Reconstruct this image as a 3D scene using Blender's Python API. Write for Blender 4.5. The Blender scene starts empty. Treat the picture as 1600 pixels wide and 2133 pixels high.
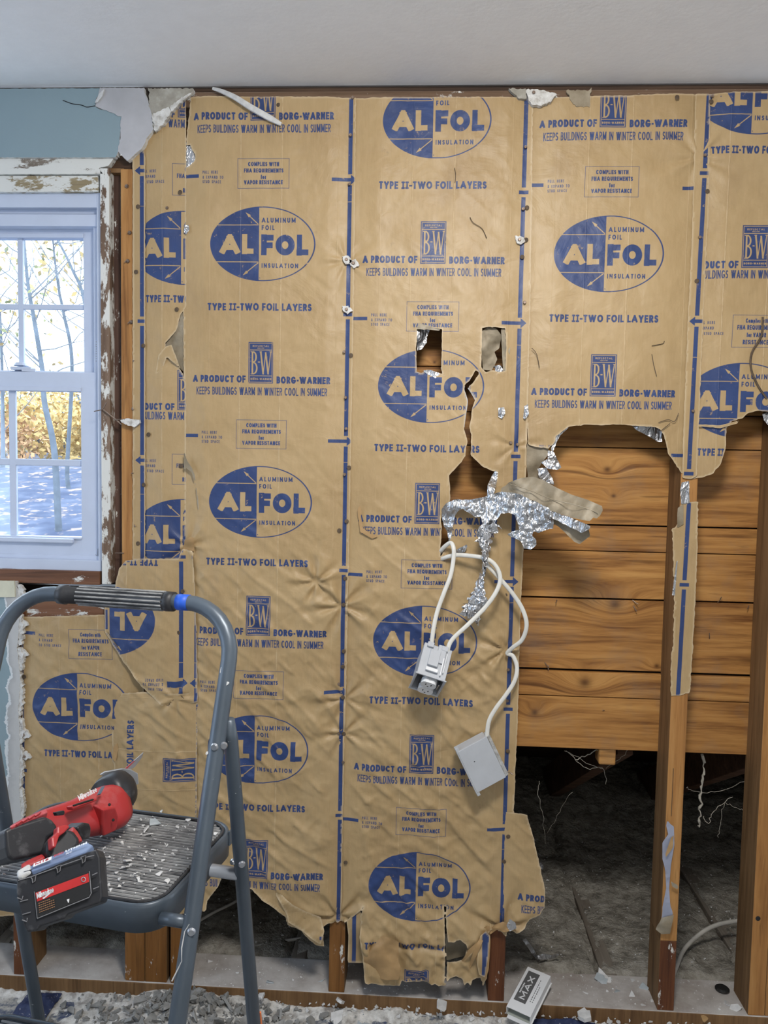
import bpy, math, random
import numpy as np
from mathutils import Vector, Matrix

# ------------------------------------------------------------------ camera, sky, lamp, fill lights, exposure
sc = bpy.context.scene
COL = sc.collection
F_PX, CAM_D, CAM_H = 1600.0, 1.845, 1.38
_ya, _pi, _ro = (math.radians(a) for a in (3.0, 3.736, 1.10))
FW = np.array([-math.sin(_ya)*math.cos(_pi), math.cos(_ya)*math.cos(_pi), -math.sin(_pi)])
_r0 = np.array([math.cos(_ya), math.sin(_ya), 0.0]); _u0 = np.cross(_r0, FW)
RT = math.cos(_ro)*_r0 + math.sin(_ro)*_u0
UP = np.cross(RT, FW)
CAM = np.array([0.0, -CAM_D, CAM_H])

def P(u, v, Y=0.0):
    """the point of the place at depth Y that was measured at photo pixel (u, v)"""
    d = FW + (u-800)/F_PX*RT - (v-1066.5)/F_PX*UP
    return CAM + d*((Y+CAM_D)/d[1])

def PZ(u, v, Z):
    d = FW + (u-800)/F_PX*RT - (v-1066.5)/F_PX*UP
    return CAM + d*((Z-CAM_H)/d[2])

def PA(uv, Y=0.0):
    uv = np.asarray(uv, float)
    d = FW[None] + ((uv[:, 0]-800)/F_PX)[:, None]*RT[None] - ((uv[:, 1]-1066.5)/F_PX)[:, None]*UP[None]
    Y = np.broadcast_to(np.asarray(Y, float), (len(uv),))
    return CAM[None] + d*((Y+CAM_D)/d[:, 1])[:, None]

cd = bpy.data.cameras.new('camera'); cam = bpy.data.objects.new('camera', cd); COL.objects.link(cam)
cd.sensor_fit = 'VERTICAL'; cd.sensor_height = 24.0; cd.lens = F_PX/2133*24.0
cd.clip_start = 0.02; cd.clip_end = 300
m = Matrix(((RT[0], UP[0], -FW[0], CAM[0]), (RT[1], UP[1], -FW[1], CAM[1]), (RT[2], UP[2], -FW[2], CAM[2]), (0, 0, 0, 1)))
cam.matrix_world = m
sc.camera = cam

vs = sc.view_settings
sc.display_settings.display_device = 'sRGB'
vs.view_transform = 'Standard'; vs.look = 'None'; vs.gamma = 1.0; vs.use_curve_mapping = False
vs.exposure = 0.0
sc.cycles.use_denoising = True
sc.cycles.max_bounces = 8; sc.cycles.diffuse_bounces = 4; sc.cycles.glossy_bounces = 3
sc.cycles.sample_clamp_indirect = 4.0

wd = bpy.data.worlds.new('sky'); sc.world = wd; wd.use_nodes = True
bg = wd.node_tree.nodes['Background']
bg.inputs[0].default_value = (0.80, 0.90, 1.0, 1); bg.inputs[1].default_value = 5.0

def area(name, loc, target, size, power, col, sy=None):
    l = bpy.data.lights.new(name, 'AREA'); l.energy = power; l.color = col
    l.shape = 'RECTANGLE'; l.size = size; l.size_y = sy or size
    o = bpy.data.objects.new(name, l); COL.objects.link(o); o.location = loc
    o.rotation_euler = (Vector(target)-Vector(loc)).to_track_quat('-Z', 'Y').to_euler()
    return o
area('ceiling_lamp_light', (0.12, -1.22, 2.19), (0.15, -0.45, 0.7), 0.30, 22, (1.0, 0.965, 0.92))
area('side_fill_light', (-2.2, -1.3, 1.40), (0.2, -1.0, 1.75), 1.2, 15, (0.58, 0.75, 1.0))  # added cool fill from the left; no window stands there
area('front_fill_light', (0.4, -2.9, 1.5), (0.2, 0, 1.1), 1.4, 5.0, (1.0, 0.965, 0.92))  # added soft fill behind the camera, without any fixture

random.seed(7); rng = np.random.default_rng(11)

# ------------------------------------------------------------------ node helpers
class NT:
    def __init__(s, name):
        s.m = bpy.data.materials.new(name); s.m.use_nodes = True
        s.t = s.m.node_tree; s.n = s.t.nodes; s.b = s.n['Principled BSDF']; s.out = s.n['Material Output']
    def new(s, typ, **kw):
        nd = s.n.new(typ)
        for k, v in kw.items():
            if hasattr(nd, k) and not k.startswith('i_'): setattr(nd, k, v)
        return nd
    def lk(s, a, b): s.t.links.new(a, b)
    def val(s, sock, v):
        if hasattr(v, 'is_output') or isinstance(v, bpy.types.NodeSocket): s.lk(v, sock)
        else:
            try: sock.default_value = v
            except Exception: sock.default_value = (v, v, v, 1)
    def math(s, op, a, b=0.0, c=None, clamp=False):
        nd = s.n.new('ShaderNodeMath'); nd.operation = op; nd.use_clamp = clamp
        s.val(nd.inputs[0], a); s.val(nd.inputs[1], b)
        if c is not None: s.val(nd.inputs[2], c)
        return nd.outputs[0]
    def mix(s, f, a, b, typ='MIX'):
        nd = s.n.new('ShaderNodeMix'); nd.data_type = 'RGBA'; nd.blend_type = typ
        s.val(nd.inputs[0], f); s.val(nd.inputs[6], a); s.val(nd.inputs[7], b)
        return nd.outputs[2]
    def coord(s, kind='Object'):
        return s.n.new('ShaderNodeTexCoord').outputs[kind]
    def mapping(s, vec, scale=(1, 1, 1), rot=(0, 0, 0), loc=(0, 0, 0)):
        nd = s.n.new('ShaderNodeMapping'); s.lk(vec, nd.inputs[0])
        nd.inputs['Scale'].default_value = scale; nd.inputs['Rotation'].default_value = rot; nd.inputs['Location'].default_value = loc
        return nd.outputs[0]
    def noise(s, vec, scale, detail=4, rough=0.55, dist=0.0):
        nd = s.n.new('ShaderNodeTexNoise'); s.lk(vec, nd.inputs['Vector'])
        nd.inputs['Scale'].default_value = scale; nd.inputs['Detail'].default_value = detail
        nd.inputs['Roughness'].default_value = rough; nd.inputs['Distortion'].default_value = dist
        return nd.outputs['Fac']
    def voro(s, vec, scale, feature='F1', out='Distance'):
        nd = s.n.new('ShaderNodeTexVoronoi'); nd.feature = feature; s.lk(vec, nd.inputs['Vector'])
        nd.inputs['Scale'].default_value = scale
        return nd.outputs[out]
    def ramp(s, f, stops, interp='LINEAR'):
        nd = s.n.new('ShaderNodeValToRGB'); nd.color_ramp.interpolation = interp; s.lk(f, nd.inputs[0])
        e = nd.color_ramp.elements
        while len(e) < len(stops): e.new(0.5)
        for k, (p, c) in enumerate(stops):
            e[k].position = p; e[k].color = (c[0], c[1], c[2], 1) if hasattr(c, '__len__') else (c, c, c, 1)
        return nd.outputs[0]
    def bump(s, h, strength=0.3, dist=0.01):
        nd = s.n.new('ShaderNodeBump'); s.lk(h, nd.inputs['Height'])
        nd.inputs['Strength'].default_value = strength; nd.inputs['Distance'].default_value = dist
        s.lk(nd.outputs[0], s.b.inputs['Normal']); return nd.outputs[0]
    def set(s, col=None, rough=None, metal=None, spec=None):
        if col is not None: s.val(s.b.inputs['Base Color'], col if not isinstance(col, tuple) or len(col) == 4 else (*col, 1))
        if rough is not None: s.val(s.b.inputs['Roughness'], rough)
        if metal is not None: s.val(s.b.inputs['Metallic'], metal)
        if spec is not None: s.val(s.b.inputs['Specular IOR Level'], spec)
        return s.m

def C4(c): return (c[0], c[1], c[2], 1)

def speck_mat(name, base, dark, light, scale=40, rough=0.6, bump=0.2, metal=0, amount=0.5, speck=None, speck_scale=120, speck_thr=0.68, bd=0.004):
    t = NT(name); co = t.coord()
    n = t.noise(co, scale, 6, 0.6)
    col = t.ramp(n, [(0.5-amount/2, dark), (0.5, base), (0.5+amount/2, light)])
    if speck:
        s = t.noise(co, speck_scale, 3, 0.7)
        f = t.math('MULTIPLY', t.math('SUBTRACT', s, speck_thr), 14, clamp=True)
        col = t.mix(f, col, C4(speck))
    t.bump(t.noise(co, scale*3, 5), bump, bd)
    return t.set(col, rough, metal)

def wood_mat(name, base, dark, light, axis='x', scale=1.0, knots=(), rough=0.65, white=0.0, grime=0.0, contrast=1.0):
    t = NT(name); co = t.coord()
    oi = t.n.new('ShaderNodeObjectInfo')
    off = t.math('MULTIPLY', oi.outputs['Random'], 37.0)
    cmb = t.n.new('ShaderNodeCombineXYZ')
    for k in range(3): t.lk(off, cmb.inputs[k])
    va = t.n.new('ShaderNodeVectorMath'); va.operation = 'ADD'; t.lk(co, va.inputs[0]); t.lk(cmb.outputs[0], va.inputs[1])
    vec = va.outputs[0]
    kmask = None
    if knots:
        sep = t.n.new('ShaderNodeSeparateXYZ'); t.lk(co, sep.inputs[0])
        disp = None
        for (kx, kz, kr) in knots:
            dx = t.math('MULTIPLY', t.math('SUBTRACT', sep.outputs[0], kx), 0.55)
            dz = t.math('SUBTRACT', sep.outputs[2], kz)
            d2 = t.math('ADD', t.math('MULTIPLY', dx, dx), t.math('MULTIPLY', dz, dz))
            g = t.math('EXPONENT', t.math('DIVIDE', d2, -(kr*2.6)**2))
            w = t.math('MULTIPLY', g, kr*3.2)
            disp = w if disp is None else t.math('ADD', disp, w)
            k1 = t.math('EXPONENT', t.math('DIVIDE', t.math('ADD', t.math('MULTIPLY', t.math('MULTIPLY', dx, dx), 2.2), t.math('MULTIPLY', dz, dz)), -(kr*0.85)**2))
            kmask = k1 if kmask is None else t.math('MAXIMUM', kmask, k1)
        c2 = t.n.new('ShaderNodeCombineXYZ'); t.lk(disp, c2.inputs[2])
        vb = t.n.new('ShaderNodeVectorMath'); vb.operation = 'ADD'; t.lk(vec, vb.inputs[0]); t.lk(c2.outputs[0], vb.inputs[1]); vec = vb.outputs[0]
    st = {'x': (1.6, 26, 26), 'z': (26, 26, 1.6), 'y': (26, 1.6, 26)}[axis]
    mp = t.mapping(vec, tuple(s*scale for s in st))
    n1 = t.noise(mp, 1.0, 5, 0.6, 0.6)
    n2 = t.noise(mp, 4.5, 4, 0.6, 0.3)
    big = t.noise(vec, 2.6, 3, 0.5)
    n = t.math('ADD', t.math('MULTIPLY', n1, 0.55), t.math('ADD', t.math('MULTIPLY', n2, 0.25), t.math('MULTIPLY', big, 0.2)))
    w = 0.16/contrast
    col = t.ramp(n, [(0.5-w, dark), (0.5, base), (0.5+w, light)])
    # dark cracks along the grain
    cr = t.noise(t.mapping(vec, tuple(s*scale*0.75 for s in st)), 2.2, 2, 0.5, 0.8)
    f = t.math('MULTIPLY', t.math('SUBTRACT', cr, 0.635), 12, clamp=True)
    col = t.mix(t.math('MULTIPLY', f, 0.5), col, C4(tuple(c*0.45 for c in dark)))
    fine = t.noise(t.mapping(vec, tuple(s*scale*3.2 for s in st)), 2.0, 3, 0.6, 0.5)
    col = t.mix(t.math('MULTIPLY', t.math('MULTIPLY', t.math('SUBTRACT', fine, .60), 8, clamp=True), 0.4), col, C4(tuple(c*0.6 for c in dark)))
    if kmask is not None:
        col = t.mix(t.math('MULTIPLY', kmask, 0.85, clamp=True), col, C4((dark[0]*0.45, dark[1]*0.4, dark[2]*0.35)))
    if grime:
        g = t.math('MULTIPLY', t.math('SUBTRACT', t.noise(co, 9, 5, 0.6), 0.5), grime*4, clamp=True)
        col = t.mix(g, col, (0.20, 0.17, 0.14, 1))
    if white:
        pn = t.noise(t.mapping(co, (14, 14, 5) if axis == 'z' else (5, 14, 14)), 2.2, 7, 0.72)
        f = t.math('MULTIPLY', t.math('SUBTRACT', pn, 0.62-0.2*white), 26, clamp=True)
        col = t.mix(f, col, (0.70, 0.70, 0.66, 1))
    t.bump(t.math('ADD', n1, t.math('MULTIPLY', n2, 0.5)), 0.35, 0.004)
    return t.set(col, rough, 0, 0.3)

def plain(name, col, rough=0.5, metal=0.0, bump=0.0, bscale=60, var=0.12, spec=None):
    t = NT(name); co = t.coord()
    n = t.noise(co, bscale*0.3, 4)
    c = t.ramp(n, [(0.3, tuple(x*(1-var) for x in col)), (0.7, tuple(min(1, x*(1+var)) for x in col))])
    if bump: t.bump(t.noise(co, bscale, 5), bump, 0.004)
    return t.set(c, rough, metal, spec)

# ------------------------------------------------------------------ object helpers
def link_mesh(name, verts, faces, mat=None, parent=None, smooth=False, uvs=None, label=None, cat=None, group=None, kind=None):
    me = bpy.data.meshes.new(name)
    me.from_pydata([tuple(v) for v in verts], [], [tuple(int(i) for i in f) for f in faces])
    if uvs is not None:
        uvl = me.uv_layers.new(name='UVMap')
        li = np.empty(len(me.loops), np.int32); me.loops.foreach_get('vertex_index', li)
        uvl.data.foreach_set('uv', np.asarray(uvs, np.float32)[li].ravel())
    me.validate(); me.update()
    if mat:
        for mm in (mat if isinstance(mat, (list, tuple)) else [mat]): me.materials.append(mm)
    if smooth: me.polygons.foreach_set('use_smooth', [True]*len(me.polygons))
    o = bpy.data.objects.new(name, me); COL.objects.link(o)
    if parent is not None: o.parent = parent
    tag(o, label, cat, group, kind)
    return o

def tag(o, label=None, cat=None, group=None, kind=None):
    if label: o['label'] = label
    if cat: o['category'] = cat
    if group: o['group'] = group
    if kind: o['kind'] = kind
    return o

def empty(name, loc=(0, 0, 0), label=None, cat=None, group=None, kind=None, parent=None):
    o = bpy.data.objects.new(name, None); COL.objects.link(o); o.location = loc; o.empty_display_size = 0.05
    if parent is not None: o.parent = parent
    return tag(o, label, cat, group, kind)

class MB:
    def __init__(s): s.v = []; s.f = []
    def add(s, verts, faces):
        k = len(s.v); s.v += [tuple(float(c) for c in p) for p in verts]; s.f += [tuple(i+k for i in f) for f in faces]; return s
    def box(s, x0, x1, y0, y1, z0, z1):
        v = [(x0, y0, z0), (x1, y0, z0), (x1, y1, z0), (x0, y1, z0), (x0, y0, z1), (x1, y0, z1), (x1, y1, z1), (x0, y1, z1)]
        return s.add(v, [(0, 3, 2, 1), (4, 5, 6, 7), (0, 1, 5, 4), (1, 2, 6, 5), (2, 3, 7, 6), (3, 0, 4, 7)])
    def obox(s, c, ax, half):
        c = np.array(c, float); ax = [np.array(a, float) for a in ax]
        v = []
        for sz in (-1, 1):
            for sx, sy in ((-1, -1), (1, -1), (1, 1), (-1, 1)):
                v.append(c+ax[0]*half[0]*sx+ax[1]*half[1]*sy+ax[2]*half[2]*sz)
        return s.add(v, [(0, 3, 2, 1), (4, 5, 6, 7), (0, 1, 5, 4), (1, 2, 6, 5), (2, 3, 7, 6), (3, 0, 4, 7)])
    def prism(s, poly, n, t):
        """poly: 3-D points, extruded by vector n*t"""
        poly = [np.array(p, float) for p in poly]; n = np.array(n, float); k = len(poly)
        v = poly+[p+n*t for p in poly]
        return s.add(v, [tuple(range(k)), tuple(range(2*k-1, k-1, -1))]+[(i, i+k, (i+1) % k+k, (i+1) % k) for i in range(k)])
    def tube(s, pts, rad, n=10, closed=False, cap=True, flat=None, flatdir=None):
        pts = [np.array(p, float) for p in pts]; k = len(pts)
        rad = rad if hasattr(rad, '__len__') else [rad]*k
        ring = []; up = None
        for i in range(k):
            a = pts[i-1] if i else pts[i]; b = pts[i+1] if i < k-1 else pts[i]
            t = b-a; t /= (np.linalg.norm(t)+1e-12)
            if up is None:
                up = np.array(flatdir if flatdir is not None else ((0, 0, 1) if abs(t[2]) < .9 else (0, 1, 0)), float)
            elif flatdir is not None: up = np.array(flatdir, float)
            sd = np.cross(t, up); sd /= (np.linalg.norm(sd)+1e-12); up2 = np.cross(sd, t); up = up2
            w = flat or 1.0
            ring.append([pts[i]+(sd*math.cos(q)*w+up2*math.sin(q))*rad[i] for q in np.linspace(0, 2*math.pi, n, endpoint=False)])
        v = [p for r in ring for p in r]; f = []
        for i in range(k-1):
            for j in range(n):
                f.append((i*n+j, i*n+(j+1) % n, (i+1)*n+(j+1) % n, (i+1)*n+j))
        if cap: f += [tuple(range(n))[::-1], tuple((k-1)*n+j for j in range(n))]
        return s.add(v, f)
    def disc(s, c, r, n=(0, -1, 0), h=0.002, k=10):
        n = np.array(n, float); n /= np.linalg.norm(n)
        a = np.cross(n, (0.3, 0.5, 0.9)); a /= np.linalg.norm(a); b = np.cross(n, a); c = np.array(c, float)
        p0 = [c+(a*math.cos(q)+b*math.sin(q))*r for q in np.linspace(0, 2*math.pi, k, endpoint=False)]
        p1 = [c+n*h+(a*math.cos(q)+b*math.sin(q))*r*.72 for q in np.linspace(0, 2*math.pi, k, endpoint=False)]
        return s.add(p0+p1, [tuple(range(k, 2*k))]+[(i, (i+1) % k, (i+1) % k+k, i+k) for i in range(k)])
    def build(s, name, mat=None, parent=None, smooth=False, bevel=0, seg=2, **kw):
        o = link_mesh(name, s.v, s.f, mat, parent, smooth, **kw)
        if bevel:
            md = o.modifiers.new('bevel', 'BEVEL'); md.width = bevel; md.segments = seg; md.limit_method = 'ANGLE'; md.angle_limit = 0.6
            md.harden_normals = False
        if smooth and bevel or smooth == 'auto':
            pass
        return o

def spline(pts, n=10):
    pts = [np.array(p, float) for p in pts]
    q = [2*pts[0]-pts[1]]+pts+[2*pts[-1]-pts[-2]]
    out = []
    for i in range(1, len(q)-2):
        for k in range(n):
            t = k/n; a, b, c, d = q[i-1], q[i], q[i+1], q[i+2]
            out.append(0.5*((2*b)+(-a+c)*t+(2*a-5*b+4*c-d)*t*t+(-a+3*b-3*c+d)*t**3))
    out.append(pts[-1]); return out

# ------------------------------------------------------------------ numpy noise
_perm = np.random.RandomState(5).permutation(256); _perm = np.concatenate([_perm, _perm])
_gr = np.array([(math.cos(a), math.sin(a)) for a in np.linspace(0, 2*math.pi, 16, endpoint=False)])
def pn(x, y):
    x = np.asarray(x, float); y = np.asarray(y, float)
    xi = np.floor(x).astype(int); yi = np.floor(y).astype(int); xf = x-xi; yf = y-yi
    def g(ix, iy, dx, dy):
        h = _perm[_perm[ix & 255]+(iy & 255)] & 15
        return _gr[h, 0]*dx+_gr[h, 1]*dy
    u = xf*xf*xf*(xf*(xf*6-15)+10); v = yf*yf*yf*(yf*(yf*6-15)+10)
    a = g(xi, yi, xf, yf); b = g(xi+1, yi, xf-1, yf); c = g(xi, yi+1, xf, yf-1); d = g(xi+1, yi+1, xf-1, yf-1)
    return (a+(b-a)*u)*(1-v)+(c+(d-c)*u)*v
def fbm(x, y, o=4):
    s = 0; a = 1
    for k in range(o): s = s+a*pn(x*2**k+k*17.3, y*2**k+k*9.1); a *= .5
    return s
def ridge(x, y, o=3):
    s = 0; a = 1
    for k in range(o): s = s+a*(1-np.abs(pn(x*2**k+k*7.7, y*2**k+3.3*k))*2.2); a *= .5
    return s/1.75
def sstep(e0, e1, x): t = np.clip((x-e0)/(e1-e0), 0, 1); return t*t*(3-2*t)

# ------------------------------------------------------------------ stroke lettering
def arc(cx, cy, rx, ry, a0, a1, n=14):
    return [(cx+rx*math.cos(math.radians(a)), cy+ry*math.sin(math.radians(a))) for a in np.linspace(a0, a1, n)]
GL = {
 'A': (.92, [[(0, 0), (.5, 1)], [(.5, 1), (1, 0)], [(.36, .26), (.64, .26)]]),
 'B': (.62, [[(0, 0), (0, 1)], [(0, 1)]+arc(.58, .77, .36, .23, 90, -90, 9)+[(0, .54)], [(0, .54)]+arc(.6, .27, .4, .27, 90, -90, 9)+[(0, 0)]]),
 'C': (.80, [arc(.52, .5, .52, .5, 48, 312, 20)]),
 'D': (.78, [[(0, 0), (0, 1)], [(0, 1)]+arc(.4, .5, .6, .5, 90, -90, 14)+[(0, 0)]]),
 'E': (.54, [[(0, 0), (0, 1)], [(0, 1), (1, 1)], [(0, .5), (.9, .5)], [(0, 0), (1, 0)]]),
 'F': (.54, [[(0, 0), (0, 1)], [(0, 1), (1, 1)], [(0, .47), (.88, .47)]]),
 'G': (.88, [arc(.5, .5, .5, .5, 48, 350, 22), [(.58, .42), (1, .42)]]),
 'H': (.72, [[(0, 0), (0, 1)], [(1, 0), (1, 1)], [(0, .5), (1, .5)]]),
 'I': (.0, [[(.5, 0), (.5, 1)]]),
 '1': (.3, [[(.9, 0), (.9, 1)], [(.9, 1), (.1, .75)]]),
 '|': (.46, [[(.5, 0), (.5, 1)], [(0, 0), (1, 0)], [(0, 1), (1, 1)]]),
 'K': (.68, [[(0, 0), (0, 1)], [(0, .42), (.95, 1)], [(.3, .58), (1, 0)]]),
 'L': (.50, [[(0, 0), (0, 1)], [(0, 0), (1, 0)]]),
 'M': (.95, [[(0, 0), (0, 1)], [(1, 0), (1, 1)], [(0, 1), (.5, .15)], [(.5, .15), (1, 1)]]),
 'N': (.76, [[(0, 0), (0, 1)], [(1, 0), (1, 1)], [(0, 1), (1, 0)]]),
 'O': (.90, [arc(.5, .5, .5, .5, 0, 360, 30)]),
 'P': (.58, [[(0, 0), (0, 1)], [(0, 1)]+arc(.55, .72, .45, .28, 90, -90, 10)+[(0, .44)]]),
 'Q': (.92, [arc(.5, .5, .5, .5, 0, 360, 26), [(.6, .3), (1, 0)]]),
 'R': (.64, [[(0, 0), (0, 1)], [(0, 1)]+arc(.55, .74, .42, .26, 90, -90, 10)+[(0, .48)], [(.45, .48), (1, 0)]]),
 'S': (.58, [arc(.5, .75, .46, .25, 30, 250, 12)[:]+arc(.5, .25, .5, .25, 80, -150, 12)]),
 'T': (.62, [[(.5, 0), (.5, 1)], [(0, 1), (1, 1)]]),
 'U': (.70, [[(0, 1), (0, .38)]+arc(.5, .38, .5, .38, 180, 360, 12)+[(1, 1)]]),
 'V': (.84, [[(0, 1), (.5, 0)], [(.5, 0), (1, 1)]]),
 'W': (1.22, [[(0, 1), (.26, 0)], [(.26, 0), (.5, 1)], [(.5, 1), (.74, 0)], [(.74, 0), (1, 1)]]),
 'X': (.76, [[(0, 0), (1, 1)], [(0, 1), (1, 0)]]),
 'Y': (.76, [[(0, 1), (.5, .42)], [(1, 1), (.5, .42)], [(.5, .42), (.5, 0)]]),
 '8': (.6, [arc(.5, .75, .4, .25, 0, 360, 14), arc(.5, .25, .5, .25, 0, 360, 14)]),
 '-': (.34, [[(0, .42), (1, .42)]]),
 '&': (.72, [[(1, 0), (.2, .8)], arc(.42, .8, .24, .2, 200, -30, 10), [(.62, .7), (.1, .35)], arc(.4, .22, .36, .22, 140, 340, 10)]),
 'o': (.58, [arc(.5, .32, .5, .32, 0, 360, 18)]),
 'f': (.36, [[(.4, 0), (.4, .78)]+arc(.75, .78, .35, .22, 180, 90, 5), [(0, .62), (1, .62)]]),
 'r': (.36, [[(0, 0), (0, .66)], arc(.5, .40, .5, .24, 160, 60, 5)]),
 'm': (.92, [[(0, 0), (0, .64)], arc(.25, .4, .25, .24, 180, 0, 7)+[(.5, 0)], arc(.75, .4, .25, .24, 180, 0, 7)+[(1, 0)]]),
 'p': (.56, [[(0, -.25), (0, .64)], arc(.5, .32, .5, .32, 0, 360, 16)]),
 'l': (.0, [[(.5, 0), (.5, 1)]]),
 'i': (.0, [[(.5, 0), (.5, .62)], [(.5, .92), (.5, .96)]]),
 'e': (.56, [arc(.5, .32, .5, .32, 0, 310, 16), [(.05, .32), (.95, .32)]]),
 's': (.46, [arc(.5, .48, .42, .16, 30, 250, 8)+arc(.5, .16, .48, .16, 80, -150, 8)]),
 'w': (.82, [[(0, .64), (.25, 0)], [(.25, 0), (.5, .64)], [(.5, .64), (.75, 0)], [(.75, 0), (1, .64)]]),
 't': (.34, [[(.4, .05), (.4, .9)], [(0, .62), (1, .62)]]),
 'h': (.56, [[(0, 0), (0, 1)], arc(.5, .38, .5, .26, 180, 0, 8)+[(1, 0)]]),
 'u': (.56, [[(0, .64), (0, .26)]+arc(.5, .26, .5, .26, 180, 360, 8)+[(1, .64)]]),
 'a': (.56, [arc(.5, .32, .5, .32, 0, 360, 16), [(1, 0), (1, .64)]]),
 'k': (.52, [[(0, 0), (0, 1)], [(0, .25), (.9, .64)], [(.3, .38), (1, 0)]]),
}
def layout(text, w, track=0.14, space=0.42):
    """-> list of (x0, width, strokes), total width, in cap heights; w = stroke weight"""
    x = 0; out = []
    for ch in text:
        if ch == ' ': x += space; continue
        gw, st = GL[ch]; gw = max(gw, 0)*(1.0)+(w if gw == 0 else w*0.25)
        out.append((x, gw, st)); x += gw+track
    return out, x-track

# ------------------------------------------------------------------ printed sheet artwork, drawn into an ink mask in mm-true scale
RES = 0.00037
class Ink:
    def __init__(s, x0, w, period):
        s.x0, s.w, s.per = x0, w, period
        s.nx = int(w/RES); s.ny = int(period/RES)
        s.rx = w/s.nx; s.ry = period/s.ny
        s.ch = [np.zeros((s.ny, s.nx), np.float32) for _ in range(3)]
        s.a = s.ch[0]
    # coordinates: x from the oval's divider, z down from the oval's centre (metres); wraps vertically
    def _win(s, xa, xb, za, zb):
        pad = 2*RES
        i0 = max(0, int((xa-pad-s.x0)/s.rx)); i1 = min(s.nx, int((xb+pad-s.x0)/s.rx)+2)
        j0 = int(math.floor((za-pad)/s.ry)); j1 = int((zb+pad)/s.ry)+2
        if i1 <= i0: return None
        jj = np.arange(j0, j1); X = s.x0+(np.arange(i0, i1)+.5)*s.rx; Z = (jj+.5)*s.ry
        return i0, i1, jj % s.ny, X[None, :], Z[:, None]
    def _put(s, win, d, val):
        i0, i1, jj, X, Z = win
        c = np.clip(0.5-d/RES, 0, 1)
        sub = s.a[jj, i0:i1]
        s.a[jj, i0:i1] = sub*(1-c)+val*c
    def seg(s, x0, z0, x1, z1, w, val=1, ext=0.0, rnd=False, clip=None):
        L = math.hypot(x1-x0, z1-z0)
        if L < 1e-9: return
        ux, uz = (x1-x0)/L, (z1-z0)/L
        e = ext+w
        win = s._win(min(x0, x1)-e, max(x0, x1)+e, min(z0, z1)-e, max(z0, z1)+e)
        if win is None: return
        X, Z = win[3], win[4]
        t = (X-x0)*ux+(Z-z0)*uz; q = np.abs(-(X-x0)*uz+(Z-z0)*ux)
        if rnd:
            tt = np.clip(t, 0, L); d = np.sqrt((t-tt)**2+q**2)-w/2
        else:
            d = np.maximum(q-w/2, np.maximum(-ext-t, t-L-ext))
        if clip: d = np.maximum(d, np.maximum(clip[0]-Z, Z-clip[1]))
        s._put(win, d, val)
    def rect(s, x0, z0, x1, z1, val=1):
        win = s._win(x0, x1, z0, z1)
        if win is None: return
        X, Z = win[3], win[4]
        s._put(win, np.maximum(np.maximum(x0-X, X-x1), np.maximum(z0-Z, Z-z1)), val)
    def frame(s, x0, z0, x1, z1, w, val=1):
        for a in ((x0, z0, x1, z0+w), (x0, z1-w, x1, z1), (x0, z0, x0+w, z1), (x1-w, z0, x1, z1)): s.rect(*a, val)
    def poly(s, pts, val=1):
        xs = [p[0] for p in pts]; zs = [p[1] for p in pts]
        win = s._win(min(xs), max(xs), min(zs), max(zs)); X, Z = win[3], win[4]
        area_ = sum(pts[i][0]*pts[(i+1) % len(pts)][1]-pts[(i+1) % len(pts)][0]*pts[i][1] for i in range(len(pts)))
        sg = 1 if area_ > 0 else -1; d = None
        for i in range(len(pts)):
            a, b = pts[i], pts[(i+1) % len(pts)]; L = math.hypot(b[0]-a[0], b[1]-a[1])
            e = sg*(-((b[0]-a[0])*(Z-a[1])-(b[1]-a[1])*(X-a[0])))/L
            d = e if d is None else np.maximum(d, e)
        s._put(win, d, val)
    def oval(s, rx, rz, side=None, ring=None, val=1):
        cx = s.ocx
        win = s._win(cx-rx, cx+rx, -rz, rz); X, Z = win[3], win[4]
        q = np.sqrt(((X-cx)/rx)**2+(Z/rz)**2); d = (q-1)*min(rx, rz)*0.9
        if ring: d = np.abs(d+ring/2)-ring/2
        if side == 'L': d = np.maximum(d, X)
        s._put(win, d, val)
    def text(s, txt, x0, x1, z0, z1, w=0.2, track=.14, val=1, space=.42):
        """text filling the rectangle x0..x1, z0 (cap line) .. z1 (baseline)"""
        lay, tot = layout(txt, w, track, space); h = z1-z0; k = (x1-x0)/tot; sw = w*h
        for gx, gw, st in lay:
            W = gw*k; X0 = x0+gx*k
            wx = min(sw, W*(0.30 if w < .2 else .45)) if W > sw*1.2 else min(sw, max(W, sw*.7))
            for pl in st:
                pts = [(X0+wx/2+px*max(W-wx, 0), z1-(sw/2+py*(h-sw))) for px, py in pl]
                if len(pts) == 2:
                    diag = abs(pts[0][0]-pts[1][0]) > 1e-6 and abs(pts[0][1]-pts[1][1]) > 1e-6
                    ver = abs(pts[0][0]-pts[1][0]) < 1e-6
                    s.seg(*pts[0], *pts[1], wx if ver or diag else sw*.86, val, ext=sw*(.42 if diag else .43 if not ver else .5), clip=(z0, z1) if pl[0][1] >= 0 else None)
                else:
                    for a, b in zip(pts, pts[1:]): s.seg(*a, *b, (wx+sw)/2*.96, val, rnd=True, clip=(z0-.0003, z1+.0003) if pl[0][1] >= 0 else None)
    def image(s, name):
        im = bpy.data.images.new(name, s.nx, s.ny, alpha=False, float_buffer=False, is_data=True)
        buf = np.ones((s.ny, s.nx, 4), np.float32)
        for k in range(3): buf[..., k] = s.ch[k][::-1]
        im.pixels.foreach_set(buf.ravel()); im.update(); im.pack()
        return im

O1 = P(541, 510)
def rel(u, v): p = P(u, v); return p[0]-O1[0], O1[2]-p[2]
PER_A = rel(535, 1045)[1]
def rz(v, u=541): return rel(u, v)[1]
def rx(u, v): return rel(u, v)[0]

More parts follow.
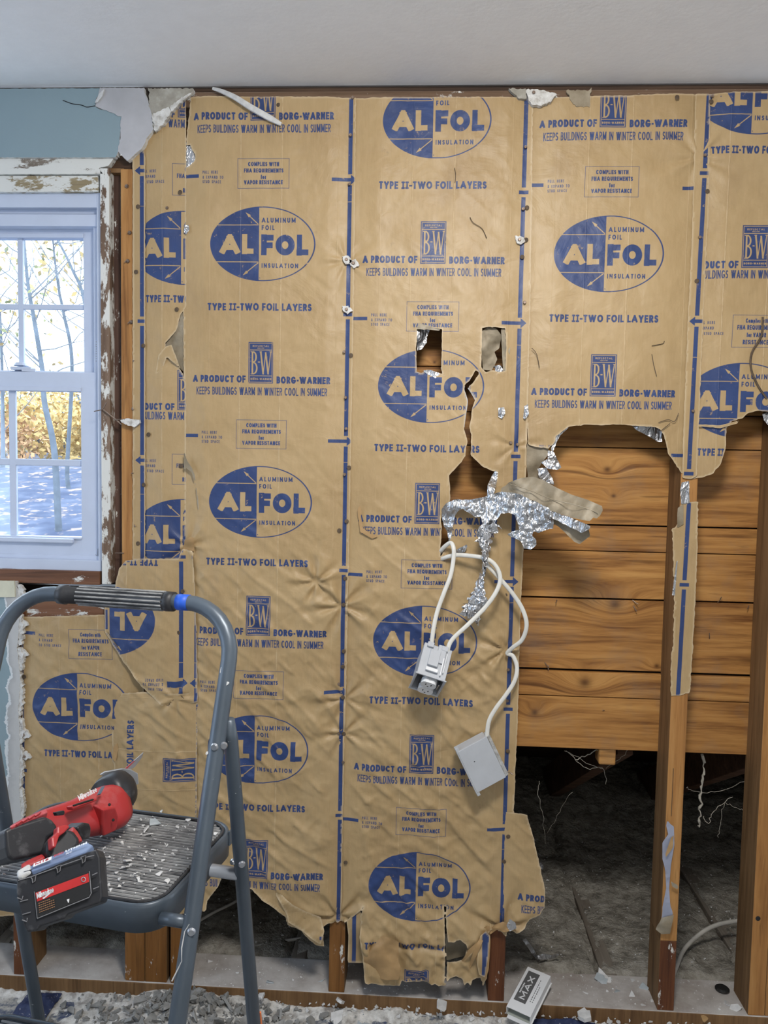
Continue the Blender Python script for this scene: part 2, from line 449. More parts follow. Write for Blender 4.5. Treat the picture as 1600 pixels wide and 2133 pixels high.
def arrow_ne(K, xa, za, xb, zb, w, hd):
    K.seg(xa, za, xb, zb, w, 0)
    L = math.hypot(xb-xa, zb-za); ux, uz = (xb-xa)/L, (zb-za)/L
    K.poly([(xb+ux*hd*.25, zb+uz*hd*.25), (xb-ux*hd+(-uz)*hd*.33, zb-uz*hd+ux*hd*.33), (xb-ux*hd*.7, zb-uz*hd*.7), (xb-ux*hd-(-uz)*hd*.33, zb-uz*hd-ux*hd*.33)][:2]+[(xb-ux*hd-(-uz)*hd*.33, zb-uz*hd-ux*hd*.33)], 0)

def bw_block(K, x0, z0, x1, z1):
    w, h = x1-x0, z1-z0
    K.rect(x0, z0, x1, z1); b = w*.035
    K.frame(x0+b, z0+b, x1-b, z1-b, b*.6, 0)
    K.rect(x0+b, z0+h*.185, x1-b, z0+h*.185+b*.7, 0); K.rect(x0+b, z0+h*.81, x1-b, z0+h*.81+b*.7, 0)
    K.text('REFLECTAL', x0+w*.17, x1-w*.17, z0+h*.075, z0+h*.118, .22, .3, 0)
    K.text('INSULATION', x0+w*.36, x1-w*.36, z0+h*.138, z0+h*.158, .25, .2, 0)
    K.text('BORG-WARNER', x0+w*.09, x1-w*.07, z0+h*.872, z0+h*.918, .24, .3, 0)
    # tall condensed serif B and W
    ta, tb = z0+h*.235, z0+h*.775; H = tb-ta; t1, t2 = w*.036, w*.062
    bx = x0+w*.16
    K.seg(bx, ta, bx, tb, t2, 0)
    for za, zb, r in ((ta, ta+H*.47, w*.10), (ta+H*.47, tb, w*.13)):
        cz, rz_ = (za+zb)/2, (zb-za)/2-t1/2
        pts = [(bx, za+t1/2)]+[(bx+w*.05+r*math.cos(a), cz-rz_*math.sin(a)) for a in np.linspace(math.pi/2, -math.pi/2, 14)]+[(bx, zb-t1/2)]
        for i, (a, c) in enumerate(zip(pts, pts[1:])): K.seg(*a, *c, t1+(t2-t1)*math.sin(math.pi*min(1, i/14)), 0, rnd=True)
    for zz in (ta, tb): K.seg(bx-w*.075, zz, bx+w*.08, zz, t1*.8, 0)
    K.seg(x0+w*.385, ta+H*.46, x0+w*.47, ta+H*.46, t2*.7, 0)
    xs = [x0+w*.50, x0+w*.60, x0+w*.70, x0+w*.80, x0+w*.91]
    for i in range(4):
        za, zb = (ta, tb) if i % 2 == 0 else (tb, ta)
        if i == 1: zb = ta+H*.04
        if i == 2: za = ta+H*.04
        K.seg(xs[i], za, xs[i+1], zb, t2 if i % 2 == 0 else t1, 0, clip=(ta-.0005, tb+.0005), ext=.001)
    for xx in (xs[0], xs[4]): K.seg(xx-w*.05, ta, xx+w*.045, ta, t1*.8, 0)

def oval_art(K):
    a, b = rel(440, 510), rel(658, 510); K.ocx = (a[0]+b[0])/2; rxx = (b[0]-a[0])/2
    rzz = (rz(587)-rz(432))/2
    K.oval(rxx, rzz, ring=.0021); K.oval(rxx, rzz, side='L')
    for v in (470.5, 547.5): K.seg(rx(444, v), rz(v), -.0012, rz(v), .0019, 0)
    arrow_ne(K, rx(539.5, 470), rz(469), rx(515, 446), rz(446), .0021, .011)
    arrow_ne(K, rx(539.5, 548), rz(549), rx(509, 575), rz(574), .0021, .011)
    K.text('AL', rx(459.5, 510), rx(530, 510), rz(489.5), rz(531.5), .30, .10, 0)
    K.text('FOL', rx(545.5, 510), rx(643, 510), rz(490), rz(533.5), .32, .10, 1)
    K.text('ALUMINUM', rx(546.5, 460), rx(617, 460), rz(455.5), rz(465.5), .23, .34)
    K.text('FOIL', rx(546.5, 476), rx(573, 476), rz(471), rz(481), .23, .34)
    K.text('INSULATION', rx(546.5, 554), rx(622, 554), rz(550), rz(559.5), .23, .34)
    K.oval_dot = K.seg(rx(542.3, 581), rz(580.5), rx(543, 581), rz(581), .0017, 1, rnd=True)

def sheet_art(kind):
    A = kind == 'A'
    per = PER_A if A else 0.687
    K = Ink(-0.195, 0.43, per)
    oval_art(K)
    if A: K.text('TYPE ||-TWO FOIL LAYERS', rx(434, 641), rx(650, 641), rz(633), rz(648.5), .25, .12)
    else: K.text('TYPE ||-TWO FOIL LAYERS', -.086, .128, .1115, .1290, .25, .12)
    g = lambda v, sh=0.0: rz(v)+(0 if A else sh)
    hx = 0 if A else .015
    bw_block(K, rx(519, 756)+hx, g(713.5, .059), rx(570, 756)+hx, g(799, .058))
    K.text('A PRODUCT OF', rx(403, 790)+hx, rx(513, 790)+hx, g(783, .060), g(798, .060), .27, .11)
    K.text('BORG-WARNER', rx(577, 790)+hx, rx(688.5, 790)+hx, g(784, .060), g(799, .060), .27, .11)
    K.text('KEEPS BUILDINGS WARM IN WINTER COOL IN SUMMER', rx(411, 815)+hx, rx(682, 815)+hx, g(807.5, .053), g(824, .053), .155, .17, 1, .55)
    if A:
        K.frame(rx(493, 905), rz(875), rx(598, 905), rz(935), .0010)
        for tx, ua, ub, va, vb in (('COMPLIES WITH', 514, 577, 882, 890.5), ('FHA REQUIREMENTS', 506, 586, 895, 903.5), ('for', 540, 551, 907.5, 916.5), ('VAPOR RESISTANCE', 506, 585, 918.5, 927)):
            K.text(tx, rx(ua, 905), rx(ub, 905), rz(va), rz(vb), .26, .12)
    else:
        K.frame(-.021, .491, .0896, .565, .0010)
        for tx, ua, ub, va, vb in (('Complies with', .008, .060, .499, .509), ('FHA REQUIREMENTS', -.010, .080, .514, .5245), ('for VAPOR', .012, .056, .531, .5415), ('RESISTANCE', .004, .062, .5475, .558)):
            K.text(tx, ua, ub, va, vb, .22, .12)
    if A:
        for tx, ub, va, vb in (('PULL HERE', 453, 899.5, 905.5), ('& EXPAND TO', 464, 909.5, 915.5), ('STUD SPACE', 459, 918.5, 924.5)):
            K.text(tx, rx(422, 905), rx(ub, 905), rz(va), rz(vb), .2, .3, .9, .9)
        K.rect(rx(381, 905), rz(906), rx(414, 905), rz(913))
    else:
        for tx, ub, va in (('PULL HERE', -.060, .505), ('& EXPAND', -.062, .5175), ('TO STUD SPACE', -.040, .530)):
            K.text(tx, -.0974, ub, va, va+.0068, .2, .3, .9, .9)
    # right stripe with arrow and tick
    xs = rx(723, 780); hw = .0049
    az = rz(916) if A else .505; tk = rz(654) if A else .1709
    K.rect(xs-hw, -.1, xs+hw, per-.1)
    K.rect(xs-.02, az-.0125, xs+.03, az+.0125, 0); K.rect(rx(684, 917), az-.0041, xs+.006, az+.0041)
    K.poly([(xs+.002, az-.0118), (xs+.0155, az), (xs+.002, az+.0118)])
    K.rect(xs-.011, tk-.011, xs+.011, tk+.011, 0); K.rect(xs-.011, tk-.0042, xs+.011, tk+.0042)
    # left stripe (third channel)
    K.a = K.ch[2]; xl = -rx(693, 780) if A else -.146
    K.rect(xl-hw, -.1, xl+hw, per-.1)
    K.rect(xl-.02, az-.0125, xl+.02, az+.0125, 0); K.rect(xl-.006, az-.0041, rx(414, 905) if A else -.108, az+.0041)
    K.poly([(xl-.004, az-.0105), (xl-.0175, az), (xl-.004, az+.0105)])
    K.rect(xl-.011, tk-.011, xl+.011, tk+.011, 0); K.rect(xl-.011, tk-.0042, xl+.011, tk+.0042)
    K.xl = xl
    # creases (second channel)
    K.a = K.ch[1]
    for u_, w_, v_ in ((500, .0022, 1), (584, .0026, 1), (699, .0016, .45), (437, .0014, .3)):
        K.rect(rx(u_, 780)-w_/2, -.1, rx(u_, 780)+w_/2, per-.1, v_)
    return K
INK = {k: sheet_art(k) for k in 'AB'}
IMG = {k: INK[k].image('print_'+k) for k in 'AB'}

def paper_mat(name, kind, left=False, only=False):
    t = NT(name)
    co = t.coord(); uv = t.coord('UV')
    im = t.n.new('ShaderNodeTexImage'); im.image = IMG[kind]; im.interpolation = 'Cubic'; t.lk(uv, im.inputs[0])
    sp = t.n.new('ShaderNodeSeparateColor'); t.lk(im.outputs[0], sp.inputs[0])
    ink = sp.outputs[0]
    if left: ink = sp.outputs[2] if only else t.math('MAXIMUM', ink, sp.outputs[2])
    crease = sp.outputs[1]
    # kraft colour, stains, scuffs
    nb = t.noise(co, 3.2, 5, 0.6)
    base = t.ramp(nb, [(0.3, (0.36, 0.243, 0.115)), (0.5, (0.42, 0.293, 0.143)), (0.72, (0.48, 0.345, 0.182))])
    fib = t.noise(t.mapping(co, (60, 60, 9)), 3, 4, 0.6)
    base = t.mix(t.math('MULTIPLY', t.math('SUBTRACT', fib, .42), .9, clamp=True), base, (0.52, 0.36, 0.19, 1))
    st = t.noise(t.mapping(co, (7, 7, 3.5)), 1.2, 6, 0.62)
    f = t.math('MULTIPLY', t.math('SUBTRACT', st, 0.575), 3.2, clamp=True)
    base = t.mix(t.math('MULTIPLY', f, .55), base, (0.26, 0.165, 0.085, 1))
    sm = t.noise(co, 16, 6, 0.7)
    f2 = t.math('MULTIPLY', t.math('SUBTRACT', sm, 0.665), 9, clamp=True)
    base = t.mix(t.math('MULTIPLY', f2, .45), base, (0.14, 0.095, 0.06, 1))
    cn = t.noise(t.mapping(co, (3, 3, 26)), 2.2, 5, 0.7)
    base = t.mix(t.math('MULTIPLY', crease, t.math('MULTIPLY', t.math('SUBTRACT', cn, .36), 2.0, clamp=True)), base, (0.60, 0.45, 0.27, 1))
    # ink, slightly worn
    wn = t.noise(co, 75, 5, 0.72)
    worn = t.math('MULTIPLY', t.math('SUBTRACT', 0.735, wn), 9, clamp=True)
    inkf = t.math('MULTIPLY', t.math('MULTIPLY', ink, worn), 0.95)
    inkc = t.ramp(t.noise(co, 12, 4), [(0.35, (0.006, 0.034, 0.138)), (0.7, (0.011, 0.050, 0.185))])
    col = t.mix(inkf, base, inkc)
    wf = t.math('MULTIPLY', t.math('SUBTRACT', t.noise(co, 34, 7, .75), .70), 18, clamp=True)
    col = t.mix(t.math('MULTIPLY', wf, .5), col, (0.62, 0.55, 0.44, 1))
    at = t.n.new('ShaderNodeAttribute'); at.attribute_name = 'edge'
    col = t.mix(at.outputs['Fac'], col, (0.58, 0.46, 0.30, 1))
    h = t.math('ADD', t.math('MULTIPLY', t.noise(co, 11, 6, .55, .7), 1.0), t.math('MULTIPLY', crease, .16))
    vr = t.voro(t.mapping(co, (1, 1, 1.7), rot=(0, .5, 0)), 15, 'F1')
    h = t.math('ADD', h, t.math('MULTIPLY', vr, .22))
    bmp = t.bump(h, .36, .011)
    t.set(col, t.math('ADD', .37, t.math('MULTIPLY', t.noise(co, 20, 3), .20)), 0, .42)
    # the back of the sheet is dull foil-lined paper
    b2 = t.n.new('ShaderNodeBsdfPrincipled')
    b2.inputs['Base Color'].default_value = (0.42, 0.38, 0.30, 1); b2.inputs['Roughness'].default_value = .5; b2.inputs['Metallic'].default_value = .35
    ge = t.n.new('ShaderNodeNewGeometry'); mx = t.n.new('ShaderNodeMixShader')
    t.lk(ge.outputs['Backfacing'], mx.inputs[0]); t.lk(t.b.outputs[0], mx.inputs[1]); t.lk(b2.outputs[0], mx.inputs[2])
    t.lk(mx.outputs[0], t.out.inputs[0])
    return t.m
M = {}
M['paperA'] = paper_mat('kraft_print_wide', 'A')
M['paperAL'] = paper_mat('kraft_print_wide_left_stripe', 'A', True)
M['paperB'] = paper_mat('kraft_print_narrow', 'B')
M['paperBL'] = paper_mat('kraft_print_narrow_left_stripe', 'B', True)
M['paperS'] = paper_mat('kraft_stapling_strip', 'B', True, True)

def foil_mat(name, col=(0.72, 0.73, 0.75), rough=.30, bs=20, st=.6):
    t = NT(name); co = t.coord()
    def crease(vec, sc_, dist):
        n = t.noise(vec, sc_, 3, .5, dist); return t.math('SUBTRACT', 1.0, t.math('ABSOLUTE', t.math('SUBTRACT', t.math('MULTIPLY', n, 4.0), 2.0)))
    h = t.math('ADD', crease(t.mapping(co, (1, 1, .4), rot=(0, .7, 0)), bs*.9, 1.2), t.math('MULTIPLY', crease(t.mapping(co, (1, 1, .5), rot=(0, -.5, 0)), bs*2.4, .6), .45))
    t.bump(h, st, .006)
    c = t.ramp(t.noise(co, 15, 4), [(.3, tuple(x*.8 for x in col)), (.7, col)])
    return t.set(c, rough, 1.0)
M['foil'] = foil_mat('crinkled_foil', bs=28, st=.75)
M['foil_dull'] = foil_mat('dusty_foil', (.55, .56, .58), .4, 30)
def greypaper():
    t = NT('dusty_grey_paper'); co = t.coord()
    c = t.ramp(t.noise(co, 14, 6, .6), [(.32, (.20, .16, .10)), (.55, (.33, .28, .20)), (.75, (.45, .41, .34))])
    t.bump(t.math('ADD', t.noise(co, 22, 5, .6), t.math('MULTIPLY', t.voro(co, 26), .4)), .4, .006)
    return t.set(c, .6, .15)
M['greypaper'] = greypaper()
M['tanpaper'] = plain('plain_kraft_paper', (.40, .25, .11), .5, 0, .3, 40, .2)

M['sheathing'] = wood_mat('pine_sheathing', (.41, .195, .055), (.15, .055, .014), (.55, .29, .09), 'x', 1.0,
    [(P(u, v, .09)[0], P(u, v, .09)[2], r) for u, v, r in ((1265, 978, .009), (1278, 1033, .006), (1281, 1259, .015), (1217, 1420, .015), (1113, 1482, .010), (1368, 1387, .007), (905, 755, .004))], .6, 0, .35, 1.35)
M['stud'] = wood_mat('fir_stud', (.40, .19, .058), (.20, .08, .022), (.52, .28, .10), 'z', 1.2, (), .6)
M['stud_side'] = wood_mat('dark_fir_stud', (.19, .105, .045), (.10, .05, .02), (.27, .155, .07), 'z', 1.1, (), .65)  # darker fir, used on stud faces other than the front
M['stud_red'] = wood_mat('red_brown_stud', (.13, .045, .017), (.06, .02, .009), (.21, .085, .035), 'z', 1.2, (), .5, .06)
M['stud_gloss'] = wood_mat('varnished_stud_end', (.20, .085, .022), (.11, .045, .012), (.28, .13, .04), 'z', 1.0, (), .35, .03)
M['plate_top'] = wood_mat('top_plate_wood', (.16, .10, .062), (.09, .055, .033), (.24, .16, .11), 'x', 1.0, (), .8, .10)
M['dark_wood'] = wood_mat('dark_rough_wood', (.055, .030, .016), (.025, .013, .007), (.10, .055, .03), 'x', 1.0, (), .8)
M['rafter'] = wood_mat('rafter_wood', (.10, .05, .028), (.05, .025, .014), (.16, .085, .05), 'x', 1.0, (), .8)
M['jamb_peel'] = wood_mat('peeling_white_jamb', (.19, .125, .085), (.10, .06, .04), (.28, .20, .15), 'z', 1.0, (), .7, .72)
M['casing_white'] = wood_mat('old_white_casing', (.26, .22, .18), (.15, .12, .09), (.34, .30, .26), 'x', .6, (), .6, 1.05)
M['casing_cream'] = wood_mat('cream_casing', (.30, .24, .14), (.2, .15, .09), (.42, .36, .24), 'x', .6, (), .55, .85)
M['jamb_brown'] = wood_mat('brown_jamb_side', (.115, .065, .048), (.06, .034, .026), (.18, .11, .085), 'z', 1.0, (), .6, .12)
M['sill_brown'] = wood_mat('brown_sill', (.17, .075, .038), (.09, .04, .02), (.24, .12, .065), 'x', 1.0, (), .45, .22)

def painted_wall():
    t = NT('pale_blue_paint'); co = t.coord()
    base = t.ramp(t.noise(co, 2.0, 4), [(.3, (.225, .31, .35)), (.7, (.255, .34, .375))])
    t.bump(t.noise(co, 160, 4), .08, .002)
    return t.set(base, .5)
M['bluepaint'] = painted_wall()
def scraped_wall():
    t = NT('scraped_blue_paint'); co = t.coord()
    n = t.noise(co, 13, 6, .6, .4)
    sp = t.n.new('ShaderNodeSeparateXYZ'); t.lk(co, sp.inputs[0])
    e = t.math('MULTIPLY', t.math('SUBTRACT', sp.outputs[0], P(22, 1500)[0]), 16)
    k = t.math('ADD', n, e)
    c = t.ramp(k, [(.47, (.24, .325, .36)), (.49, (.66, .69, .70)), (.56, (.62, .65, .66)), (.58, (.40, .40, .40)), (.8, (.5, .5, .49))])
    t.bump(k, .35, .004)
    return t.set(c, .6)
M['scraped'] = scraped_wall()
M['skim'] = speck_mat('grey_skim_coat', (.44, .44, .46), (.36, .36, .375), (.54, .54, .56), 7, .75, .35, 0, .5, None)
M['skim2'] = speck_mat('dirty_plaster', (.36, .34, .29), (.24, .22, .18), (.58, .57, .53), 26, .85, .7, 0, .45, None)
M['gypsum'] = speck_mat('broken_gypsum', (.66, .65, .62), (.38, .35, .31), (.80, .80, .78), 60, .9, .8, 0, .4, None)
M['ceil'] = plain('ceiling_paint', (.80, .80, .805), .75, 0, .12, 90, .02)
M['white'] = plain('white_wall_paint', (.72, .71, .68), .7, 0, .1, 60, .04)
M['vinyl'] = plain('white_vinyl', (.55, .61, .74), .35, 0, .02, 50, .03)
M['darkgap'] = plain('gap_shade_black', (.03, .022, .017), .9, 0, .3, 60, .3)  # near-black: the shade of gaps put into a colour
M['nailm'] = plain('nail_steel', (.26, .20, .16), .45, .7, .3, 200, .3)
M['dimple'] = plain('dark_nail_dimple', (.10, .068, .042), .7, .1, .5, 200, .35)
M['cable'] = plain('white_cable_jacket', (.70, .69, .64), .4, 0, .05, 80, .06)
M['cable_old'] = plain('grey_cable_jacket', (.42, .40, .36), .6, 0, .2, 60, .2)
M['pvc'] = plain('grey_white_box_plastic', (.47, .49, .52), .45, 0, .08, 60, .06)
M['pvc_in'] = plain('box_interior', (.10, .105, .11), .7, 0, .2, 60, .2)
M['outlet'] = plain('white_receptacle', (.78, .79, .80), .35, 0, 0, 60, .05)
M['slot'] = plain('black_slot', (.01, .01, .01), .7)
M['screw'] = plain('zinc_screw', (.5, .5, .5), .35, .9)
M['chip'] = speck_mat('plaster_chip_white', (.62, .62, .61), (.46, .46, .46), (.74, .74, .74), 40, .85, .5)
M['chip_blue'] = speck_mat('plaster_chip_blue_grey', (.38, .42, .44), (.30, .33, .35), (.52, .55, .57), 30, .8, .4)
M['dust'] = speck_mat('white_rubble_dust', (.60, .59, .56), (.30, .28, .26), (.82, .81, .78), 38, .9, .9, 0, .32, (.10, .12, .2), 30, .70)

# ------------------------------------------------------------------ sheet builder
def wob(poly, step=0.005, amp=0.0011, seed=0, torn=None):
    """poly: wall-plane (x, z) points; returns a roughened closed polygon"""
    out = []; n = len(poly)
    for i in range(n):
        a = np.array(poly[i]); b = np.array(poly[(i+1) % n]); L = np.linalg.norm(b-a); k = max(1, int(L/step))
        nr = np.array([-(b-a)[1], (b-a)[0]])/(L+1e-9)
        for j in range(k):
            p = a+(b-a)*j/k
            am = amp*(torn[i] if torn is not None else 1)
            q = 2.0*am*(pn(p[0]*140+seed*3.1, p[1]*140)+.6*pn(p[0]*420, p[1]*420+seed))
            out.append(p+nr*q)
    return np.array(out)

def inside(pts, poly):
    x, y = pts[:, 0], pts[:, 1]; r = np.zeros(len(pts), bool); n = len(poly)
    for i in range(n):
        x0, y0 = poly[i]; x1, y1 = poly[(i+1) % n]
        if y0 == y1: continue
        c = ((y0 > y) != (y1 > y)) & (x < (x1-x0)*(y-y0)/(y1-y0)+x0)
        r ^= c
    return r

def nearest(pts, polys):
    best = np.full(len(pts), 1e9); bp = pts.copy()
    for poly in polys:
        A = poly; B = np.roll(poly, -1, 0); D = B-A; L2 = (D**2).sum(1)+1e-12
        for s0 in range(0, len(pts), 2000):
            q = pts[s0:s0+2000]
            t = np.clip(((q[:, None]-A[None])*D[None]).sum(2)/L2[None], 0, 1)
            c = A[None]+t[..., None]*D[None]; d = np.sqrt(((q[:, None]-c)**2).sum(2)); k = d.argmin(1)
            dd = d[np.arange(len(q)), k]; up = dd < best[s0:s0+2000]
            cc = c[np.arange(len(q)), k]
            best[s0:s0+2000][up] = dd[up]; bp[s0:s0+2000][up] = cc[up]
    return best, bp

def cut_grid(outline, holes, step):
    """triangle/quad grid trimmed to a polygon with holes: verts (n,2), faces, edge distance flag"""
    lo = outline.min(0)-step; hi = outline.max(0)+step
    nx = int((hi[0]-lo[0])/step)+1; ny = int((hi[1]-lo[1])/step)+1
    gx, gy = np.meshgrid(lo[0]+np.arange(nx+1)*step, lo[1]+np.arange(ny+1)*step, indexing='ij')
    V = np.stack([gx.ravel(), gy.ravel()], 1)
    cx, cy = np.meshgrid(lo[0]+(np.arange(nx)+.5)*step, lo[1]+(np.arange(ny)+.5)*step, indexing='ij')
    Cc = np.stack([cx.ravel(), cy.ravel()], 1)
    k = inside(Cc, outline)
    for h in holes: k &= ~inside(Cc, h)
    ii, jj = np.divmod(np.nonzero(k)[0], ny)
    a = ii*(ny+1)+jj
    Fq = np.stack([a, a+(ny+1), a+(ny+1)+1, a+1], 1)
    cnt = np.zeros(len(V), int); np.add.at(cnt, Fq.ravel(), 1)
    used = cnt > 0; bnd = used & (cnt < 4)
    bi = np.nonzero(bnd)[0]
    d, bp = nearest(V[bi], [outline]+list(holes))
    V[bi] = np.where((d < step*1.05)[:, None], bp, V[bi])
    edge = np.zeros(len(V)); edge[bi] = 1
    idx = -np.ones(len(V), int); idx[used] = np.arange(used.sum())
    return V[used], idx[Fq], edge[used], cnt[used]

PUCKERS = [(712, 1262, 1.0, .09), (1052, 1352, .9, .10), (716, 1525, .8, .07), (722, 545, .5, .05), (705, 1905, 1.0, .09), (1045, 1925, 1.0, .09),
           (718, 1455, .7, .09), (1072, 930, .5, .05), (1455, 330, .5, .09), (370, 1450, .6, .06), (392, 1135, .6, .05), (660, 1210, .9, .06)]
_PK = [(P(u, v)[0], P(u, v)[2], a, r) for u, v, a, r in PUCKERS]
def sheet_height(x, z, xl, xr, rough=1.0, seed=0.0):
    """outward bulge of a sheet stapled at xl and xr (metres)"""
    lat = np.clip(np.minimum(x-xl, xr-x)/.05, 0, 1)
    low = sstep(1.45, .75, z)
    h = .004*lat+.0040*lat*(fbm(x*6+seed, z*4)+.4)
    ca, sa = math.cos(.75), math.sin(.75)
    xr_, zr_ = x*ca-z*sa, x*sa+z*ca
    h += rough*lat*((.0012+.0074*low)*(ridge(xr_*6+seed, zr_*14)-.3)+(.0010+.0070*low)*np.maximum(ridge(xr_*4+seed*2+9, zr_*19, 2)-.55, 0)*2.2)
    yr_ = -x*sa*.9+z*ca; h += rough*lat*.0045*low*np.maximum(ridge(yr_*13+seed, (x+z)*4, 2)-.6, 0)*2
    h += rough*(.0006+.0020*low)*lat*ridge(x*26, z*19+seed)
    h += rough*.0007*fbm(x*55, z*40+seed)
    for px, pz, a, r in _PK:
        d = np.hypot(x-px, z-pz); th = np.arctan2(z-pz, x-px)
        h += a*.0055*np.exp(-(d/r)**2)*sstep(0, .02, d)*(.6+np.cos(th*7+px*9)+.5*np.cos(th*12+1))
    return np.maximum(h, .0004)

def uv_for(kind, u_div, v_c, rot=0):
    """print placement: the oval's divider/centre sits at photo pixel (u_div, v_c) of the wall"""
    p = P(u_div, v_c); K = INK[kind]
    def fn(x, z):
        dx, dz = x-p[0], p[2]-z
        if rot == 180: dx, dz = -dx, -dz
        if rot == 90: dx, dz = (z-p[2]), (x-p[0])       # letters read upwards
        return np.stack([(dx-K.x0)/K.w, 1-dz/K.per], 1)
    return fn

def sheet(name, outline, holes, uvf, mat, y0, hfun, label=None, cat=None, step=.0042, parent=None, amp=.0011, seed=0, torn=None, extra=None, group=None):
    W = lambda pl: np.array([[P(u, v)[0], P(u, v)[2]] for u, v in pl])
    ol = wob(W(outline), amp=amp, seed=seed, torn=torn); hs = [wob(W(h), amp=amp*.8, seed=seed+i+1) for i, h in enumerate(holes)]
    V, Fq, edge, cnt = cut_grid(ol, hs, step)
    x, z = V[:, 0], V[:, 1]
    y = y0(x, z) if callable(y0) else y0
    h = hfun(x, z)
    if extra is not None: h = h+extra(x, z)
    vv = np.stack([x, y-h, z], 1)
    o = link_mesh(name, vv, Fq, mat, parent, True, uvs=uvf(x, z) if uvf is not None else None, label=label, cat=cat, group=group)
    at = o.data.attributes.new('edge', 'FLOAT', 'POINT')
    e = edge.copy()
    at.data.foreach_set('value', (e*.8).astype(np.float32)[:len(o.data.vertices)])
    return o

def patch(name, outline, ctrl, mat, noise=.004, nfreq=30, step=4, parent=None, smooth=True, seed=0, uvf=None, amp=1.2, **kw):
    """free hanging scrap: outline in photo pixels, depth interpolated from (u, v, Y) control points"""
    ol = wob(np.array(outline, float), step=7, amp=amp, seed=seed); V, Fq, edge, cnt = cut_grid(ol, [], step)
    c = np.array(ctrl, float)
    d = ((V[:, None]-c[None, :, :2])**2).sum(2)+60.0; w = 1/d**1.5; Y = (w*c[None, :, 2]).sum(1)/w.sum(1)
    s = .001*nfreq
    Y = Y-noise*(ridge(V[:, 0]*s+seed, V[:, 1]*s)-.3+.5*fbm(V[:, 0]*s*2.4, V[:, 1]*s*2.4+seed))
    pts = PA(V, Y)
    o = link_mesh(name, pts, Fq[:, ::-1], mat, parent, smooth, uvs=uvf(pts[:, 0], pts[:, 2]) if uvf else None, **kw)
    at = o.data.attributes.new('edge', 'FLOAT', 'POINT'); at.data.foreach_set('value', (edge*.8).astype(np.float32)[:len(o.data.vertices)])
    return o

# ================================================================== THE SETTING
X = lambda u, v=1000, Y=0.0: float(P(u, v, Y)[0])
Z = lambda v, u=700, Y=0.0: float(P(u, v, Y)[2])
ZC = Z(179, 750); ZP = 0.044

MB().box(-2.3, 1.7, -3.4, -0.002, ZC, ZC+.05).build('ceiling', M['ceil'], kind='structure')
MB().box(-2.35, -2.3, -3.4, 0, 0, ZC).build('wall_left', M['white'], kind='structure')
MB().box(1.7, 1.75, -3.4, 0, 0, ZC).build('wall_right', M['white'], kind='structure')
MB().box(-2.35, 1.75, -3.45, -3.4, 0, ZC).build('wall_back', M['white'], kind='structure')

wall = empty('wall_front', (0, 0, 0), kind='structure')
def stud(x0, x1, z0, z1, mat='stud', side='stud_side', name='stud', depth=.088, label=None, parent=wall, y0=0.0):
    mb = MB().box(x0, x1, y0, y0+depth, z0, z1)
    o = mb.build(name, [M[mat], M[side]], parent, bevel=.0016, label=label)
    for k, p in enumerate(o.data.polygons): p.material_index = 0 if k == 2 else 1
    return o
# top of the wall
MB().box(-2.3, 1.7, .030, .09, ZC-.03, ZC+.05).build('gap_shade_board', M['darkgap'], wall, label='dark filler painting the shadow gap under the ceiling')  # near-black filler paints the shadow gap over the top plate
MB().box(X(300, 200), 1.7, .0, .088, Z(222), Z(190)).build('top_plate', M['plate_top'], wall, bevel=.002)
MB().box(X(300, 200), 1.7, .012, .088, Z(186), Z(176)).build('gap_shade_strip', M['dark_wood'], wall)  # dark strip put where only the shadowed gap shows
# studs in view
S1, S2, S3 = -.1936, .2068, .6205
ztop = Z(205)
XW1 = X(278, 700)
def nails_on(st, pts, y=-.001, r=.0042):
    for (u, v) in pts:
        p = P(u, v, 0)
        MB().disc((p[0], y, p[2]), r, h=.003, k=8).build('nail', M['nailm'], st)
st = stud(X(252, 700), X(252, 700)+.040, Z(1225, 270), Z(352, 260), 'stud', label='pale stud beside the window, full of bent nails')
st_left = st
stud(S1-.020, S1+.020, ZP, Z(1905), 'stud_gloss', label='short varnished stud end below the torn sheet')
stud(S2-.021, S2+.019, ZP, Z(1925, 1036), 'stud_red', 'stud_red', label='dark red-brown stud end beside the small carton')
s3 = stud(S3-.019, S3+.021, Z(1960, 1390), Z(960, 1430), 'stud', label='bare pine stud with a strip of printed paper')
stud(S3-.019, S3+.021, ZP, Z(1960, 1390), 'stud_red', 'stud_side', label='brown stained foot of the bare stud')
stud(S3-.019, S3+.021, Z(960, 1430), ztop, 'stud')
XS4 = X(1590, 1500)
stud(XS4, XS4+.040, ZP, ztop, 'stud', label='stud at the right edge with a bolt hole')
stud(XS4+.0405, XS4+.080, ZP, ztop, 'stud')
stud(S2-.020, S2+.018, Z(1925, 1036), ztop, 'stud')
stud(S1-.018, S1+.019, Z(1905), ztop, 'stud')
for ua, ub in ((28, 62), (260, 301), (302, 347), (355, 380)):
    stud(X(ua, 1980), X(ub, 1980), ZP, Z(1250, 100) if ua < 100 else Z(1210, 300), 'stud_gloss' if ua > 100 else 'stud_red', 'stud_side')
# stain patches and knots of the stud foot, bolt hole
MB().disc((X(1579, 1913), -.0006, Z(1913, 1579)), .006, h=.0008, k=16).build('bolt_hole', M['slot'], wall)

# bottom plate: dusty top, brown front edge
dusty = speck_mat('dusty_plate', (.46, .43, .405), (.29, .25, .22), (.60, .58, .55), 11, .9, .4, 0, .5, (.72, .72, .70), 95, .66)
pl = MB().box(-2.2, 1.7, -.004, .125, 0, ZP).build('bottom_plate', [dusty, M['stud_side']], wall, bevel=.003)
for k, p in enumerate(pl.data.polygons): p.material_index = 1 if k == 2 else 0

